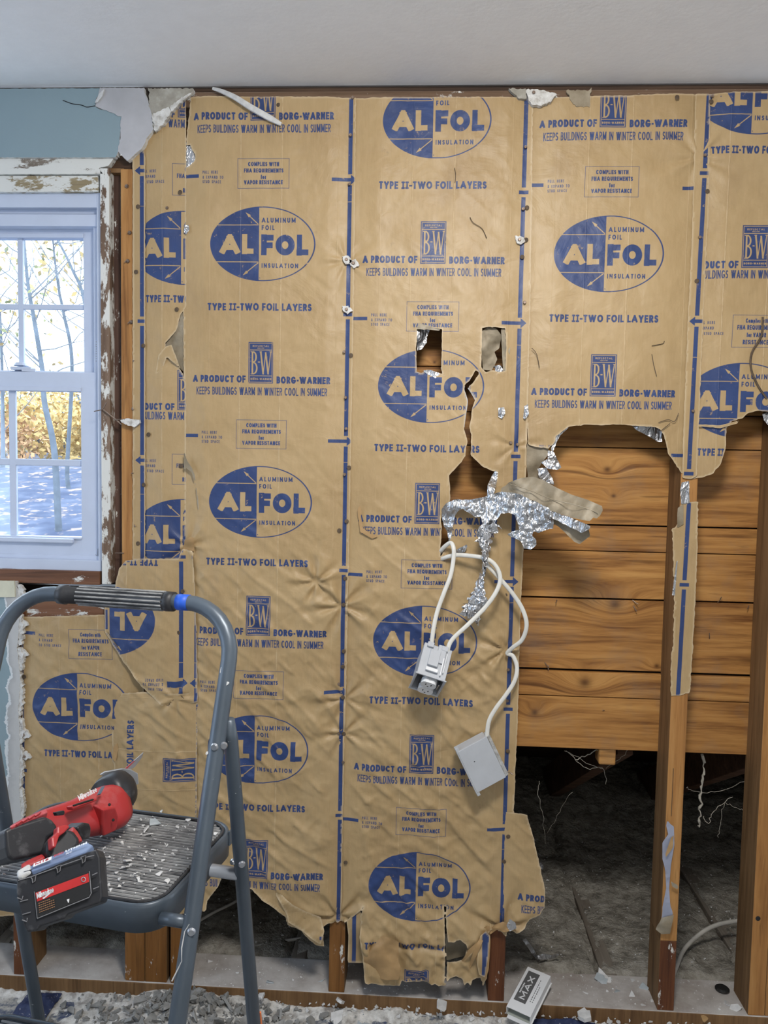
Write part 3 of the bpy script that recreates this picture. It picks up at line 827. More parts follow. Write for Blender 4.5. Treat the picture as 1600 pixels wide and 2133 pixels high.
# sheathing boards behind the studs
bz = [2.20, 2.02, 1.83, 1.72, 1.6198, 1.509, 1.4261, 1.2347, 1.1684, 1.0494, .8668, .7988, .6645]
for i, (a, b) in enumerate(zip(bz, bz[1:])):
    yf = .0885+rng.uniform(-.001, .001) - (.007 if a < .87 else 0)
    if a == .7988: yf = .0825
    gap = {1.2347: .0035, 1.0494: .004, .8668: .006}.get(a, .0018)
    x0 = -.70+rng.uniform(-.01, .01)
    o = MB().box(x0, 1.35, yf, yf+.02, b+.0005, a-gap).build('sheathing_board', M['sheathing'], wall, bevel=.0012)
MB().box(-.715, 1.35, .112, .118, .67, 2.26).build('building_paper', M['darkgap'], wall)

# sheathing nails poking through
nb = [(1160, 1250), (1135, 1380), (1142, 1386), (1318, 1250), (1495, 1255), (1560, 1262), (1478, 1330), (1576, 1349), (1262, 1478), (1320, 1262), (1590, 1180), (1325, 1595)]
for u, v in nb[:10]:
    p = P(u, v, .088)
    a = rng.uniform(-1, 1, 3)*.008
    MB().tube([p, p+np.array([a[0], -.006, a[2]]), p+np.array([a[0]*1.8, -.010, a[2]*2+.003])], .0011, 6).build('bent_nail', M['nailm'], wall)

# eave space behind the wall: attic floor, joists, rafters, roof deck
ef = NT('loose_grey_insulation'); co = ef.coord()
nn = ef.noise(co, 26, 8, .68)
c0 = ef.ramp(nn, [(.35, (.17, .155, .125)), (.5, (.34, .315, .265)), (.68, (.52, .49, .43))])
sp_ = ef.noise(co, 240, 2, .6); f_ = ef.math('MULTIPLY', ef.math('SUBTRACT', sp_, .63), 12, clamp=True)
c0 = ef.mix(ef.math('MULTIPLY', f_, .7), c0, (.66, .60, .50, 1))
ef.bump(ef.math('ADD', nn, ef.math('MULTIPLY', ef.noise(co, 110, 4), .4)), 1.0, .02); M['fluff'] = ef.set(c0, .95)
eave = empty('floor_eave_space', (0, 0, 0), kind='structure')
gx, gy = np.meshgrid(np.linspace(-1.6, 1.35, 240), np.linspace(.10, 1.5, 120), indexing='ij')
gz = .040+.016*(fbm(gx*5, gy*5, 5)+.2)+.010*ridge(gx*16, gy*16)+.004*fbm(gx*50, gy*50)+.05*sstep(.7, 1.2, gy)
JX = [.515, .90, .10, -.31, -.72, -1.13]
for jx in JX: gz -= .028*np.exp(-((gx-jx+.024+.006*fbm(gy*9, gy*3))/.008)**2)*(.5+fbm(gy*7, gx*3)+.3)
gz -= .03*(1-sstep(.10, .14, gy))
V = np.stack([gx.ravel(), gy.ravel(), gz.ravel()], 1); n1, n2 = gx.shape
I = np.arange(n1*n2).reshape(n1, n2)
Fq = np.stack([I[:-1, :-1].ravel(), I[1:, :-1].ravel(), I[1:, 1:].ravel(), I[:-1, 1:].ravel()], 1)
o = link_mesh('loose_insulation', V, Fq, M['fluff'], eave, True, kind='stuff')
M['joistm'] = wood_mat('dusty_joist', (.19, .165, .135), (.10, .075, .055), (.27, .24, .20), 'y', 1, (), .9, 0, .6)
for jx in JX:
    MB().box(jx-.02, jx+.02, .125, 1.45, -.08, .044).build('joist', M['joistm'], eave, bevel=.002)
MB().box(-1.6, 1.35, .10, 1.5, -.12, -.08).build('ceiling_below', M['darkgap'], eave)
def slope_box(x0, x1, z0, th, y0=.112, y1=1.30, z1=.06):
    d = np.array([0, y1-y0, z1-z0]); L = np.linalg.norm(d); d /= L; nrm = np.array([0, -d[2], d[1]])
    c = np.array([(x0+x1)/2, y0, z0])+d*L/2-nrm*th/2
    return MB().obox(c, ((1, 0, 0), d, nrm), ((x1-x0)/2, L/2, th/2))
for jx in JX:
    slope_box(jx-.02+.02, jx+.02+.02, .74, .12, y0=.19, z1=.12).build('rafter', M['rafter'], eave, bevel=.002)
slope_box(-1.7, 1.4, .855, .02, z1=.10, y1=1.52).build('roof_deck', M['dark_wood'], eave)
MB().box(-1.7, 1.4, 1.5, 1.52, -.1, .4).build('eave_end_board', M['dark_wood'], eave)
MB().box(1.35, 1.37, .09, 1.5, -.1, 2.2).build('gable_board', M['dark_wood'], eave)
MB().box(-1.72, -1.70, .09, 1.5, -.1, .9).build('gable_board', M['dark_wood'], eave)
MB().box(-1.72, -.62, .112, .13, .62, Z(1214, 120)).build('sill_seal_board', M['dark_wood'], eave)  # unseen board, extended upward to block daylight leaking into the eave
MB().box(X(1245, 1577, .10), X(1280, 1577, .10), .085, .13, Z(1592, 1260, .09), Z(1550, 1260, .09)).build('blocking', M['sheathing'], wall, bevel=.004)

# ------------------------------------------------------------------ painted plaster wall above and beside the window
def px_prism(name, poly, Yf, Yb, mat, parent=None, amp=0.0, sidemat=None, seed=0, step=.006, bevel=0, **kw):
    """outline in wall pixels, front face at Yf, straight back to Yb"""
    w = np.array([[P(u, v, Yf)[0], P(u, v, Yf)[2]] for u, v in poly])
    if amp: w = wob(w, step=step, amp=amp, seed=seed)
    n = len(w)
    vv = [(a, Yf, b) for a, b in w]+[(a, Yb, b) for a, b in w]
    ar = sum(w[i][0]*w[(i+1) % n][1]-w[(i+1) % n][0]*w[i][1] for i in range(n))
    fr = tuple(range(n)); 
    if ar < 0: fr = fr[::-1]
    fs = [fr, tuple(i+n for i in fr[::-1])]
    for k in range(n):
        i, j = fr[k], fr[(k+1) % n]; fs.append((j, i, i+n, j+n))
    o = link_mesh(name, vv, fs, [mat, sidemat or mat], parent, **kw)
    for k, p in enumerate(o.data.polygons): p.material_index = 0 if k < 1 else 1
    if bevel:
        md = o.modifiers.new('bevel', 'BEVEL'); md.width = bevel; md.segments = 2; md.limit_method = 'ANGLE'
    return o
YD = -.013
px_prism('painted_drywall', [(-420, 186), (-420, 330), (0, 328), (240, 328), (251, 312), (249, 290), (254, 244), (235, 232), (208, 228), (198, 222), (200, 206), (212, 184)], YD, -.0005, M['bluepaint'], wall, .0005, M['gypsum'])
# grey skim-coated piece hanging on at the corner, cracked
skimf = px_prism('skim_coated_chunk', [(208, 183), (300, 183), (303, 196), (310, 215), (316, 240), (319, 270), (305, 288), (299, 304), (281, 322), (265, 335), (256, 326), (247, 316), (243, 324), (250, 290), (252, 244), (238, 236), (212, 226), (199, 221), (203, 200)], YD-.0035, -.0005, M['skim'], wall, .0012, M['gypsum'], 3, .004)
MB().tube(spline([P(131, 209, YD-.0008), P(150, 216, YD-.0008), P(170, 219, YD-.0008), P(181, 223, YD-.0008), P(200, 220, YD-.0008)], 5), .0009, 5).build('plaster_crack', M['slot'], wall)
px_prism('torn_paper_lip', [(197, 214), (206, 196), (217, 185), (213, 200), (203, 213)], YD-.008, YD-.004, M['chip'], wall, .0006)
c2_ = px_prism('broken_plaster_chunk', [(308, 184), (402, 184), (400, 192), (388, 200), (378, 208), (368, 222), (356, 232), (348, 250), (336, 262), (322, 274), (318, 256), (316, 236), (309, 212), (312, 196)], -.017, -.001, M['skim2'], wall, .0022, M['gypsum'], 5, .004)
for k, pl_ in enumerate(([(316, 240), (330, 232), (352, 222), (356, 232), (346, 250), (336, 262), (322, 274)], [(352, 224), (372, 208), (386, 198), (398, 193), (388, 204), (370, 220), (357, 231)])):
    px_prism('broken_gypsum_edge', pl_, -.0205, -.016, M['gypsum'], wall, .0022, None, 9+k, .003)
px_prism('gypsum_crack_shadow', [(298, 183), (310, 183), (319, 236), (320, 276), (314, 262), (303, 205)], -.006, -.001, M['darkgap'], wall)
# remaining plaster bits at the top edge
for nm, pl_, yy, mt in (('plaster_remnant', [(1097, 186), (1120, 186), (1150, 192), (1160, 196), (1148, 212), (1128, 219), (1110, 219), (1100, 208)], -.016, 'gypsum'),
                        ('dark_plaster_remnant', [(1060, 184), (1096, 184), (1097, 204), (1082, 204), (1066, 192)], -.014, 'skim2'),
                        ('brown_paper_remnant', [(1180, 188), (1228, 188), (1232, 182), (1230, 200), (1228, 222), (1200, 222), (1188, 206)], -.009, 'greypaper')):
    px_prism(nm, pl_, yy, -.004, M[mt], wall, .002, None, 4, .004)

# lower wall piece at the left edge, scraped, with its cream cap
px_prism('scraped_drywall', [(-420, 1212), (33, 1212), (38, 1240), (40, 1300), (36, 1350), (42, 1420), (38, 1480), (42, 1560), (40, 1640), (44, 1700), (30, 1800), (24, 1880), (-420, 1880)], YD-.002, -.003, M['scraped'], wall, .0018, M['gypsum'], 8, .004)
px_prism('cream_cap_strip', [(-420, 1208), (30, 1210), (31, 1244), (-420, 1244)], YD-.006, YD-.001, plain('cream_paint', (.62, .60, .46), .5), wall, .0006)
for k, (v0, v1, w_) in enumerate(((1218, 1262, 9), (1278, 1345, 7), (1350, 1400, 8), (1402, 1490, 6), (1495, 1550, 8), (1556, 1640, 7), (1642, 1720, 9), (1724, 1830, 8))):
    px_prism('crumbling_gypsum', [(37, v0), (37+w_, v0+4), (42+w_, (v0+v1)/2), (37+w_, v1-4), (38, v1)], YD-.001, -.003, M['gypsum'], wall, .003, None, 20+k, .003)

# casing boards over the window
px_prism('trim_board', [(-420, 329), (238, 328), (226, 345), (206, 350), (214, 362), (-420, 364)], -.006, .05, M['casing_white'], wall, .0006, None, 2, label='white painted head casing board')
px_prism('trim_board', [(-420, 367), (203, 366), (205, 380), (205, 399), (-420, 401)], .000, .05, M['casing_cream'], wall, .0004, None, 3, label='cream board under the head casing')
MB().box(X(212, 370), X(256, 370), .005, .06, Z(358, 240), Z(349, 240)).build('header_end', M['stud_side'], wall)
MB().box(X(225, 340), X(285, 340), .010, .06, Z(352, 270), Z(320, 270)).build('header_seal_block', M['dark_wood'], wall)  # backing added to block daylight leaking beside the header
# right side jamb: peeling front edge, brown side, dark gap
jl, jr = X(210, 800, -.006), X(229, 800, -.006)
MB().box(jl, jr, -.006, .10, Z(1216, 220), Z(352, 215)).build('jamb_board', M['jamb_peel'], wall, bevel=.0015, label='jamb edge with peeling white paint')
MB().box(jr, X(254, 800, .03), .022, .10, Z(1222, 240), Z(353, 240)).build('jamb_filler', M['jamb_brown'], wall, label='dark brown filler between jamb and stud')
# rough sill and the open slot under it
zs0, zs1 = Z(1216, 120), Z(1188, 120)
MB().box(-1.3, X(209, 1200), -.004, .09, zs0, zs1).build('window_stool', M['sill_brown'], wall, bevel=.002, label='brown wooden sill with white paint remains')
MB().box(-1.3, X(226, 1220), .05, .056, Z(1226, 120), Z(1221, 120)).build('gap_daylight_strip', plain('gap_daylight_silver', (.6, .63, .66), .3, .8), wall)  # bright strip stands in for daylight coming through the gap
MB().box(-1.3, X(240, 1270), .004, .085, Z(1300, 120), Z(1252, 120)).build('rough_sill', M['sill_brown'], wall, bevel=.002)
MB().box(-1.3, X(252, 1270), .086, .11, Z(1260, 120), Z(1210, 120)).build('slot_shade_board', M['darkgap'], wall)  # near-black backing paints the dark of the open slot

# ------------------------------------------------------------------ the window
win = empty('window_1', (0, 0, 0), kind='structure')
XL = -1.32                                     # left end of the window, outside the frame
def bar(nm, u0, u1, v0, v1, Yf, Yb, mat='vinyl', bevel=.0012, par=win, uref=120, vref=800, **kw):
    x0 = u0 if isinstance(u0, float) and abs(u0) < 3 else X(u0, vref, Yf); x1 = X(u1, vref, Yf)
    return MB().box(x0, x1, Yf, Yb, Z(v1, uref, Yf), Z(v0, uref, Yf)).build(nm, M[mat], par, bevel=bevel, **kw)
bar('head_frame', XL, 211, 400, 432, .012, .11)
bar('head_groove', XL, 211, 432, 446, .034, .11)
bar('head_lip', XL, 207, 446, 471, .022, .11)
bar('side_frame', 203, 212, 400, 1186, .010, .11)
bar('side_frame_track', 196, 205, 446, 1180, .030, .11)
bar('sill_frame', XL, 209, 1166, 1188, .008, .11)
bar('sill_track', XL, 207, 1156, 1168, .026, .11)
# left side of the frame, outside the picture
MB().box(XL, XL+.03, .01, .11, Z(1186, 120), Z(400, 120)).build('side_frame', M['vinyl'], win)
def sash(nm, Yf, Yb, vt, vgt, vgb, vb, ug, uo, mu, mv, gy):
    s = empty(nm, (0, 0, 0), parent=win)
    bar('sash_rail', XL+.03, uo, vt, vgt, Yf, Yb, par=s, vref=(vgt+vgb)/2)
    bar('sash_rail', XL+.03, uo, vgb, vb, Yf, Yb, par=s, vref=(vgt+vgb)/2)
    bar('sash_stile', ug, uo, vt, vb, Yf-.0004, Yb, par=s, vref=(vgt+vgb)/2)
    MB().box(XL+.03, XL+.06, Yf, Yb, Z(vb, 120, Yf), Z(vt, 120, Yf)).build('sash_stile', M['vinyl'], s)
    # glazing bead
    for a in ((XL+.06, ug, vgt-9, vgt, -.0), (XL+.06, ug, vgb, vgb+5, 0)):
        bar('glazing_bead', a[0], a[1], a[2], a[3], Yf-.004, Yf+.004, par=s, vref=(vgt+vgb)/2)
    gm = Yf+.008
    for (ua, ub) in mu: bar('muntin', ua, ub, vgt, vgb, gm, gm+.010, par=s, bevel=.002, vref=(vgt+vgb)/2)
    for va, vb_ in mv: bar('muntin', XL+.06, ug, va, vb_, gm+.0003, gm+.0103, par=s, bevel=.002, vref=(vgt+vgb)/2)
    # panes between the muntins
    xs = [XL+.06]+[X((ua+ub)/2, (vgt+vgb)/2, gm) for ua, ub in mu][::-1]+[X(ug, (vgt+vgb)/2, gm)]
    xs = sorted(xs); zs = [Z(vgb, 120, gm), Z(sum(mv[0])/2, 120, gm), Z(vgt, 120, gm)]
    for xa, xb in zip(xs, xs[1:]):
        for za, zb in zip(zs, zs[1:]):
            MB().box(xa+.0005, xb-.0005, gm+.003, gm+.006, za+.0005, zb-.0005).build('pane', M['glass'], s)
    return s
g_ = NT('window_glass'); tr = g_.n.new('ShaderNodeBsdfTransparent'); gl = g_.n.new('ShaderNodeBsdfGlossy'); gl.inputs['Roughness'].default_value = .03
tr.inputs[0].default_value = (.93, .97, 1, 1); mx_ = g_.n.new('ShaderNodeMixShader'); mx_.inputs[0].default_value = .06
g_.lk(tr.outputs[0], mx_.inputs[1]); g_.lk(gl.outputs[0], mx_.inputs[2]); g_.lk(mx_.outputs[0], g_.out.inputs[0]); M['glass'] = g_.m
sash('upper_sash', .052, .080, 472, 495, 773, 800, 174, 199, [(37, 48), (-96, -85)], [(634, 645)], .06)
sash('lower_sash', .030, .052, 775, 815, 1118, 1158, 169, 203, [(19, 33), (-118, -104)], [(957, 971)], .04)
# lift rail, sash lock
MB().box(XL+.06, X(152, 1120, .02), .018, .030, Z(1131, 100, .02), Z(1121, 100, .02)).build('lift_rail', M['vinyl'], win, bevel=.003)
lk = MB().obox(P(48, 768, .045), ((1, 0, 0), (0, 1, 0), (0, 0, 1)), (.026, .012, .004))
lk.disc(P(44, 764, .045)+np.array([0, 0, .002]), .018, (0, 0, 1), .008, 18)
lk.obox(P(60, 771, .035), ((.96, .28, 0), (-.28, .96, 0), (0, 0, 1)), (.016, .004, .004))
lk.build('sash_lock', M['vinyl'], win, bevel=.001)
# pencilled mark and printed code on the frame
mk = MB(); mk.tube([P(0, 1153, .0295), P(203, 1159, .0295)], .0006, 4); mk.tube([P(204, 1143, .0295), P(203.5, 1162, .0295)], .0006, 4)
mk.tube([P(199, 1155, .0295), P(203.5, 1161, .0295), P(208, 1156, .0295)], .0006, 4)
mk.build('pencil_mark', plain('pencil', (.25, .25, .28), .8), win)
cm = MB()
for k in range(9): cm.obox(P(200.5, 712+k*5, .0095), ((1, 0, 0), (0, 1, 0), (0, 0, 1)), (.0012, .0002, .0018 if k == 0 else .0012))
cm.build('stamped_code', M['slot'] if False else plain('grey_print', (.3, .33, .38), .8), win)

# ------------------------------------------------------------------ outdoors
gyp = [1.6, 4, 8, 14, 20, 34, 60]; gzp = [-1.6, -.9, .1, 1.12, 1.28, 1.5, 1.9]
GZ = lambda y: float(np.interp(y, gyp, gzp))
gx, gy = np.meshgrid(np.linspace(-34, 20, 60), np.linspace(1.6, 60, 110), indexing='ij')
gz = np.interp(gy, gyp, gzp)+.05*fbm(gx*.8, gy*.8)
I = np.arange(gx.size).reshape(gx.shape)
link_mesh('ground', np.stack([gx.ravel(), gy.ravel(), gz.ravel()], 1), np.stack([I[:-1, :-1].ravel(), I[1:, :-1].ravel(), I[1:, 1:].ravel(), I[:-1, 1:].ravel()], 1), speck_mat('leaf_strewn_shade_ground', (.065, .085, .150), (.04, .055, .11), (.13, .15, .22), 2.2, .9, .3, 0, .35, (.34, .26, .22), 4, .55), None, True, kind='structure')  # blue of shade under open sky is put into the ground colour
mt_bark = plain('grey_bark', (.12, .14, .17), .9, 0, .3, 20, .3)
mt_twig = plain('thin_twig', (.16, .17, .19), .9)
def leafm(nm, c): return plain(nm, c, .8, 0, 0, 5, .35)
LY, LO, LG = leafm('yellow_leaves', (.60, .42, .17)), leafm('orange_leaves', (.52, .30, .15)), leafm('olive_leaves', (.22, .22, .10))
def leaf_cloud(name, centers, n, spread, size, mat, parent, seed=0):
    r = np.random.default_rng(seed); v = []; f = []
    for c in centers:
        for _ in range(n):
            p = np.array(c)+r.normal(size=3)*spread; a = r.normal(size=3); a /= np.linalg.norm(a); b = np.cross(a, r.normal(size=3)); b /= np.linalg.norm(b)
            k = len(v); s = size*r.uniform(.5, 1.3); v += [p-a*s, p+b*s*.5, p+a*s, p-b*s*.5]; f.append((k, k+1, k+2, k+3))
    return link_mesh(name, v, f, mat, parent)
def tree(px, dist, rad, bend, label, leaf=None, seed=0, top=-100, nb=14, lc=0):
    """px: list of (u, v) along the trunk at distance dist"""
    pts = [P(u, v, dist) for u, v in px]; base = pts[0].copy(); base[2] = GZ(dist)-.15
    pts = [base]+[p for p in pts if p[2] > base[2]+.1]
    root = empty('tree', (float(base[0]), dist, float(base[2])), label=label, cat='tree', group=None)
    inv = np.array([base[0], dist, base[2]])
    sp = spline(pts, 8); sp = [p-inv for p in sp]; n = len(sp)
    MB().tube(sp, [rad*(1-.75*i/n) for i in range(n)], 8).build('trunk', mt_bark, root, True)
    r = np.random.default_rng(seed); mb = MB(); tips = []
    for _ in range(nb):
        i = r.integers(n//3, n-2); p = sp[i]; L = r.uniform(.6, 2.0)*dist/10; a = r.uniform(0, 6.28)
        d = np.array([math.cos(a), .4*math.sin(a), r.uniform(.3, 1.0)]); q = [p]
        for s_ in range(5): q.append(q[-1]+d*L/5+r.normal(size=3)*L*.03); d[2] += .08
        mb.tube(q, [rad*.22*(1-.16*k) for k in range(6)], 5)
        for s_ in range(3):
            b0 = q[2+s_]; e = b0+(d*.5+r.normal(size=3)*.45)*L*.4; mb.tube([b0, (b0+e)/2+r.normal(size=3)*.02, e], [rad*.1, rad*.07, rad*.03], 4); tips.append(e)
        tips.append(q[-1])
    mb.build('branch', mt_twig, root, kind='stuff')
    if leaf is not None and lc:
        c_ = leaf_cloud('leaves', tips, lc, .35*dist/10, .055*dist/10, leaf, root, seed); c_['kind'] = 'stuff'
    return root
tree([(124, 1200), (113, 940), (93, 840), (88, 770), (70, 660), (58, 590), (50, 500), (46, 420)], 9, 0.051, 0, 'near curved tree trunk seen through the middle of the window', LG, 1, nb=20, lc=4)
tree([(150, 1200), (140, 980), (150, 760), (132, 650), (122, 600), (112, 520), (108, 440)], 12, 0.045, 0, 'slim tree leaning left behind the curved trunk', LY, 2, nb=18, lc=6)
tree([(210, 900), (178, 640), (150, 560), (120, 500), (100, 470)], 11, 0.042, 0, 'tree whose limb slants up to the left in the top panes', None, 3, nb=16)
tree([(8, 1200), (6, 900), (2, 700), (-10, 500)], 14, 0.054, 0, 'straight tree at the left edge of the window view', LY, 4, nb=14, lc=8)
fr_ = np.random.default_rng(21)
KINDS_ = (('slim', LY, 'yellow'), ('bushy', LO, 'orange'), ('slim', LY, 'golden'), ('bushy', LG, 'olive'))
for k in range(16):
    d = 17+k*1.5; u = -210+((k*7) % 16)*29+fr_.uniform(-8, 8); h = fr_.uniform(800, 880)
    base = P(u, 1000, d); zb = GZ(d)-.1; H_ = P(u, h, d)[2]-zb
    root = empty('autumn_tree', (float(base[0]), float(d), zb), label='slim autumn tree in the woods beyond the window', cat='tree', group='autumn trees in the woods beyond the window')
    MB().tube([np.array([0, 0, 0]), np.array([fr_.uniform(-.2, .2), 0, H_*.5]), np.array([fr_.uniform(-.4, .4), 0, H_])], [.08, .06, .02], 6).build('trunk', mt_bark, root, True)
    cs = [np.array([fr_.normal()*.9, fr_.normal()*.5, fr_.uniform(.12, .95)*H_]) for _ in range(26)]
    c_ = leaf_cloud('leaves', cs, 60, .36, .10, (LY, LO, LY, LG)[k % 4], root, 50+k); c_['kind'] = 'stuff'

# ================================================================== THE PRINTED INSULATION SHEETS
def y_over(xl, xr, a=-.0008, b=-.0036, w=.03):
    return lambda x, z: a+(b-a)*sstep(xr-w, xr-.006, x)
def SH(xl, xr, rough=1.0, seed=0.0): return lambda x, z: sheet_height(x, z, xl, xr, rough, seed)

# left sheet next to the window, pleated, with its own stapled edge strip on the left
xs0 = X(297, 800)
s0 = sheet('insulation_sheet', [(296, 205), (388, 196), (388, 640), (377, 655), (368, 690), (346, 716), (350, 742), (372, 765), (380, 775), (388, 800), (388, 1150), (376, 1165), (296, 1165)], [],
      uv_for('B', 378, 517), M['paperB'], -.0012, SH(xs0, X(386, 800), .7, 3), 'narrow printed kraft sheet between the window stud and the first full-width sheet', 'insulation', seed=1)
def flange_uv(u_st, v_c): 
    p = P(u_st, v_c); K = INK['B']
    return lambda x, z: np.stack([(x-p[0]+K.xl-K.x0)/K.w, 1-((p[2]-z))/K.per], 1)
p297 = P(297, 357)
sheet('stapling_strip', [(278, 300), (300, 296), (304, 330), (304, 1164), (296, 1166), (278, 1165), (278, 700)], [], (lambda x, z, K=INK['B']: np.stack([(x-p297[0]+K.xl-K.x0)/K.w, 1-((p297[2]-z)+.505)/K.per], 1)), M['paperS'], -.0042, lambda x, z: .0004+.0006*(fbm(x*40, z*12)+.5), parent=s0, seed=4)
patch('exposed_grey_backing', [(378, 652), (370, 680), (348, 708), (345, 718), (350, 740), (376, 768), (384, 776), (386, 700), (386, 650)], [(350, 715, .004), (382, 700, .002), (380, 770, .003)], M['greypaper'], .001, 30, parent=s0)
patch('torn_corner', [(345, 722), (357, 718), (366, 740), (376, 770), (365, 758), (348, 742), (336, 775), (324, 778), (330, 740)], [(345, 722, -.012), (366, 745, -.014), (330, 775, -.006), (374, 770, -.007)], M['paperB'], .001, 30, parent=s0, step=3)

# first full-width sheet
xa1, xb1 = X(386, 800), X(723, 800)
sheet1 = sheet('insulation_sheet', [(398, 203), (742, 205), (737, 640), (730, 1000), (722, 1400), (714, 1700), (712, 1900), (716, 1915), (700, 1919), (684, 1918), (674, 1924), (676, 1968), (664, 1966), (646, 1954), (630, 1936), (600, 1922), (597, 1905), (570, 1883), (545, 1865), (512, 1838), (492, 1815), (480, 1806), (466, 1818), (456, 1843), (434, 1872), (432, 1890), (414, 1893), (405, 1700), (404, 1466), (400, 1300), (392, 1160), (384, 1120), (383, 900), (382, 520), (384, 400), (388, 300)],
      [[(389, 306), (396, 300), (401, 314), (408, 324), (407, 336), (392, 348), (386, 350)]],
      uv_for('A', 541, 510), M['paperA'], y_over(xa1, X(741, 800)), SH(xa1, xb1, 1.0, 0), 'first full-width printed sheet, behind the ladder top, oval marks complete', 'insulation', seed=2)
patch('foil_layer', [(383, 296), (396, 298), (404, 310), (410, 324), (409, 338), (396, 347), (384, 352)], [(390, 320, .0015)], M['foil'], .001, 60, parent=sheet1)
patch('foil_bit', [(384, 470), (392, 468), (395, 478), (388, 488), (384, 484)], [(390, 478, -.008)], M['foil'], .002, 90, step=2, parent=sheet1)
patch('lifted_lip', [(560, 1838), (597, 1905), (600, 1921), (628, 1938), (646, 1954), (668, 1968), (676, 1940), (668, 1910), (640, 1900), (610, 1885)], [(600, 1905, -.018), (670, 1960, -.030), (650, 1905, -.014), (560, 1840, -.010)], M['paperA'], .006, 26, step=4, parent=sheet1, uvf=uv_for('A', 541, 510))
patch('torn_edge', [(383, 935), (390, 960), (400, 975), (406, 990), (408, 1010), (400, 985), (388, 975), (383, 980)], [(395, 970, -.014)], M['greypaper'], .001, 30, step=3, parent=sheet1)
patch('torn_edge', [(412, 1055), (409, 1030), (406, 1000), (409, 1015), (413, 1040), (414, 1070)], [(410, 1040, -.010)], M['greypaper'], .0005, 30, step=2, parent=sheet1)
patch('loose_flap', [(381, 1150), (385, 1125), (396, 1118), (404, 1120), (405, 1150), (395, 1146)], [(400, 1120, -.022), (382, 1148, -.008), (404, 1150, -.010)], M['tanpaper'], .002, 40, step=3, parent=sheet1)

# second full-width sheet: two boxes cut out, long crack, big torn hole, ragged skirt
xa2, xb2 = X(738, 800), X(1085, 800)
holeA = [(869, 684), (880, 682), (921, 687), (920, 730), (919, 768), (921, 781), (906, 775), (890, 770), (878, 778), (868, 774), (867, 730)]
holeB = [(1004, 684), (1020, 682), (1052, 684), (1054, 720), (1052, 774), (1040, 776), (1028, 772), (1012, 776), (1002, 768), (1003, 720)]
crack = [(990, 772), (999, 777), (989, 792), (975, 808), (984, 822), (990, 833), (983, 850), (982, 868), (977, 890), (981, 905), (981, 930), (980, 948), (992, 960), (1005, 972), (1022, 980), (1036, 983), (1034, 1000), (1022, 1022), (1005, 1042), (960, 1052), (946, 1062), (942, 1078), (942, 1110), (936, 1128), (926, 1146), (917, 1160), (919, 1120), (920, 1098), (918, 1080), (926, 1062), (938, 1040), (937, 1010), (935, 990), (945, 980), (957, 966), (969, 950), (970, 932), (974, 920), (968, 900), (966, 890), (969, 866), (973, 838), (970, 824), (966, 812), (967, 804), (980, 790)]
skirt_hole = [(932, 1948), (945, 1952), (958, 1945), (970, 1952), (974, 1962), (968, 1978), (950, 1988), (934, 1990), (929, 1972)]
slit = [(925, 1883), (929, 1884), (929, 1916), (932, 1945), (931, 1990), (929, 2030), (925, 2030), (927, 1980), (926, 1930)]
lowx = lambda x, z: .012*sstep(Z(1880, 870), Z(2000, 870), z)*0+.020*sstep(Z(1885), Z(1990), z)*(.4+ridge(x*16, z*13))*sstep(X(755, 1900), X(780, 1900), x)
lowx = lambda x, z: (lambda t: .016*t*(.5+.9*ridge(x*17+2, z*12))*sstep(X(724, 1950), X(770, 1950), x)*(1-.7*sstep(X(985, 1950), X(1015, 1950), x)) - .012*np.exp(-((z-Z(1962, 850))/.008)**2)*(x > X(770, 1950)))(1-sstep(Z(1960, 870), Z(1880, 870), z))
sheet2 = sheet('insulation_sheet', [(732, 205), (1110, 205), (1104, 640), (1097, 930), (1092, 1100), (1083, 1300), (1078, 1500), (1070, 1690), (1066, 1790), (1062, 1920), (1030, 1925), (1018, 1930), (1016, 1990), (1013, 2030), (1005, 2044), (999, 2024), (990, 2020), (983, 2026), (978, 2036), (972, 2024), (966, 2036), (962, 2022), (944, 2016), (930, 2026), (925, 2036), (880, 2030), (838, 2026), (832, 2040), (790, 2036), (762, 2030), (758, 1990), (752, 1950), (752, 1900), (758, 1882), (748, 1892), (735, 1905), (730, 1914), (712, 1918), (700, 1910), (703, 1700), (712, 1300), (722, 800)],
      [holeA, holeB, crack, skirt_hole, slit], (lambda x, z, f=uv_for('A', 890, 805): f(x, z-.026*(1-sstep(Z(2000, 870), Z(1968, 870), z)))), M['paperA'], y_over(xa2, X(1100, 800)), SH(xa2, xb2, 1.05, 11), 'second full-width printed sheet with two cut-outs and a long vertical crack', 'insulation', seed=3, extra=lowx)
# things seen at its cut-outs
patch('torn_foil', [(868, 690), (872, 678), (885, 674), (898, 680), (890, 700), (889, 714), (878, 728), (869, 730)], [(870, 700, -.004), (890, 700, .016), (880, 725, .012)], M['foil_dull'], .002, 60, step=3, parent=sheet2)
patch('torn_paper_lip', [(868, 686), (872, 672), (884, 676), (905, 681), (921, 684), (914, 689), (890, 686)], [(880, 680, -.010), (915, 686, -.004)], M['greypaper'], .001, 60, step=2, parent=sheet2)
patch('torn_foil', [(880, 772), (895, 770), (912, 776), (930, 782), (945, 786), (930, 790), (908, 788), (892, 780)], [(900, 776, -.008), (940, 786, -.005)], M['foil'], .001, 80, step=2, parent=sheet2)
patch('folded_paper', [(1004, 690), (1018, 680), (1034, 684), (1046, 700), (1040, 726), (1030, 733), (1036, 748), (1030, 762), (1024, 772), (1006, 770), (1003, 730)], [(1005, 720, -.002), (1030, 690, .004), (1036, 725, .018), (1028, 760, .012)], M['greypaper'], .003, 40, step=3, parent=sheet2)
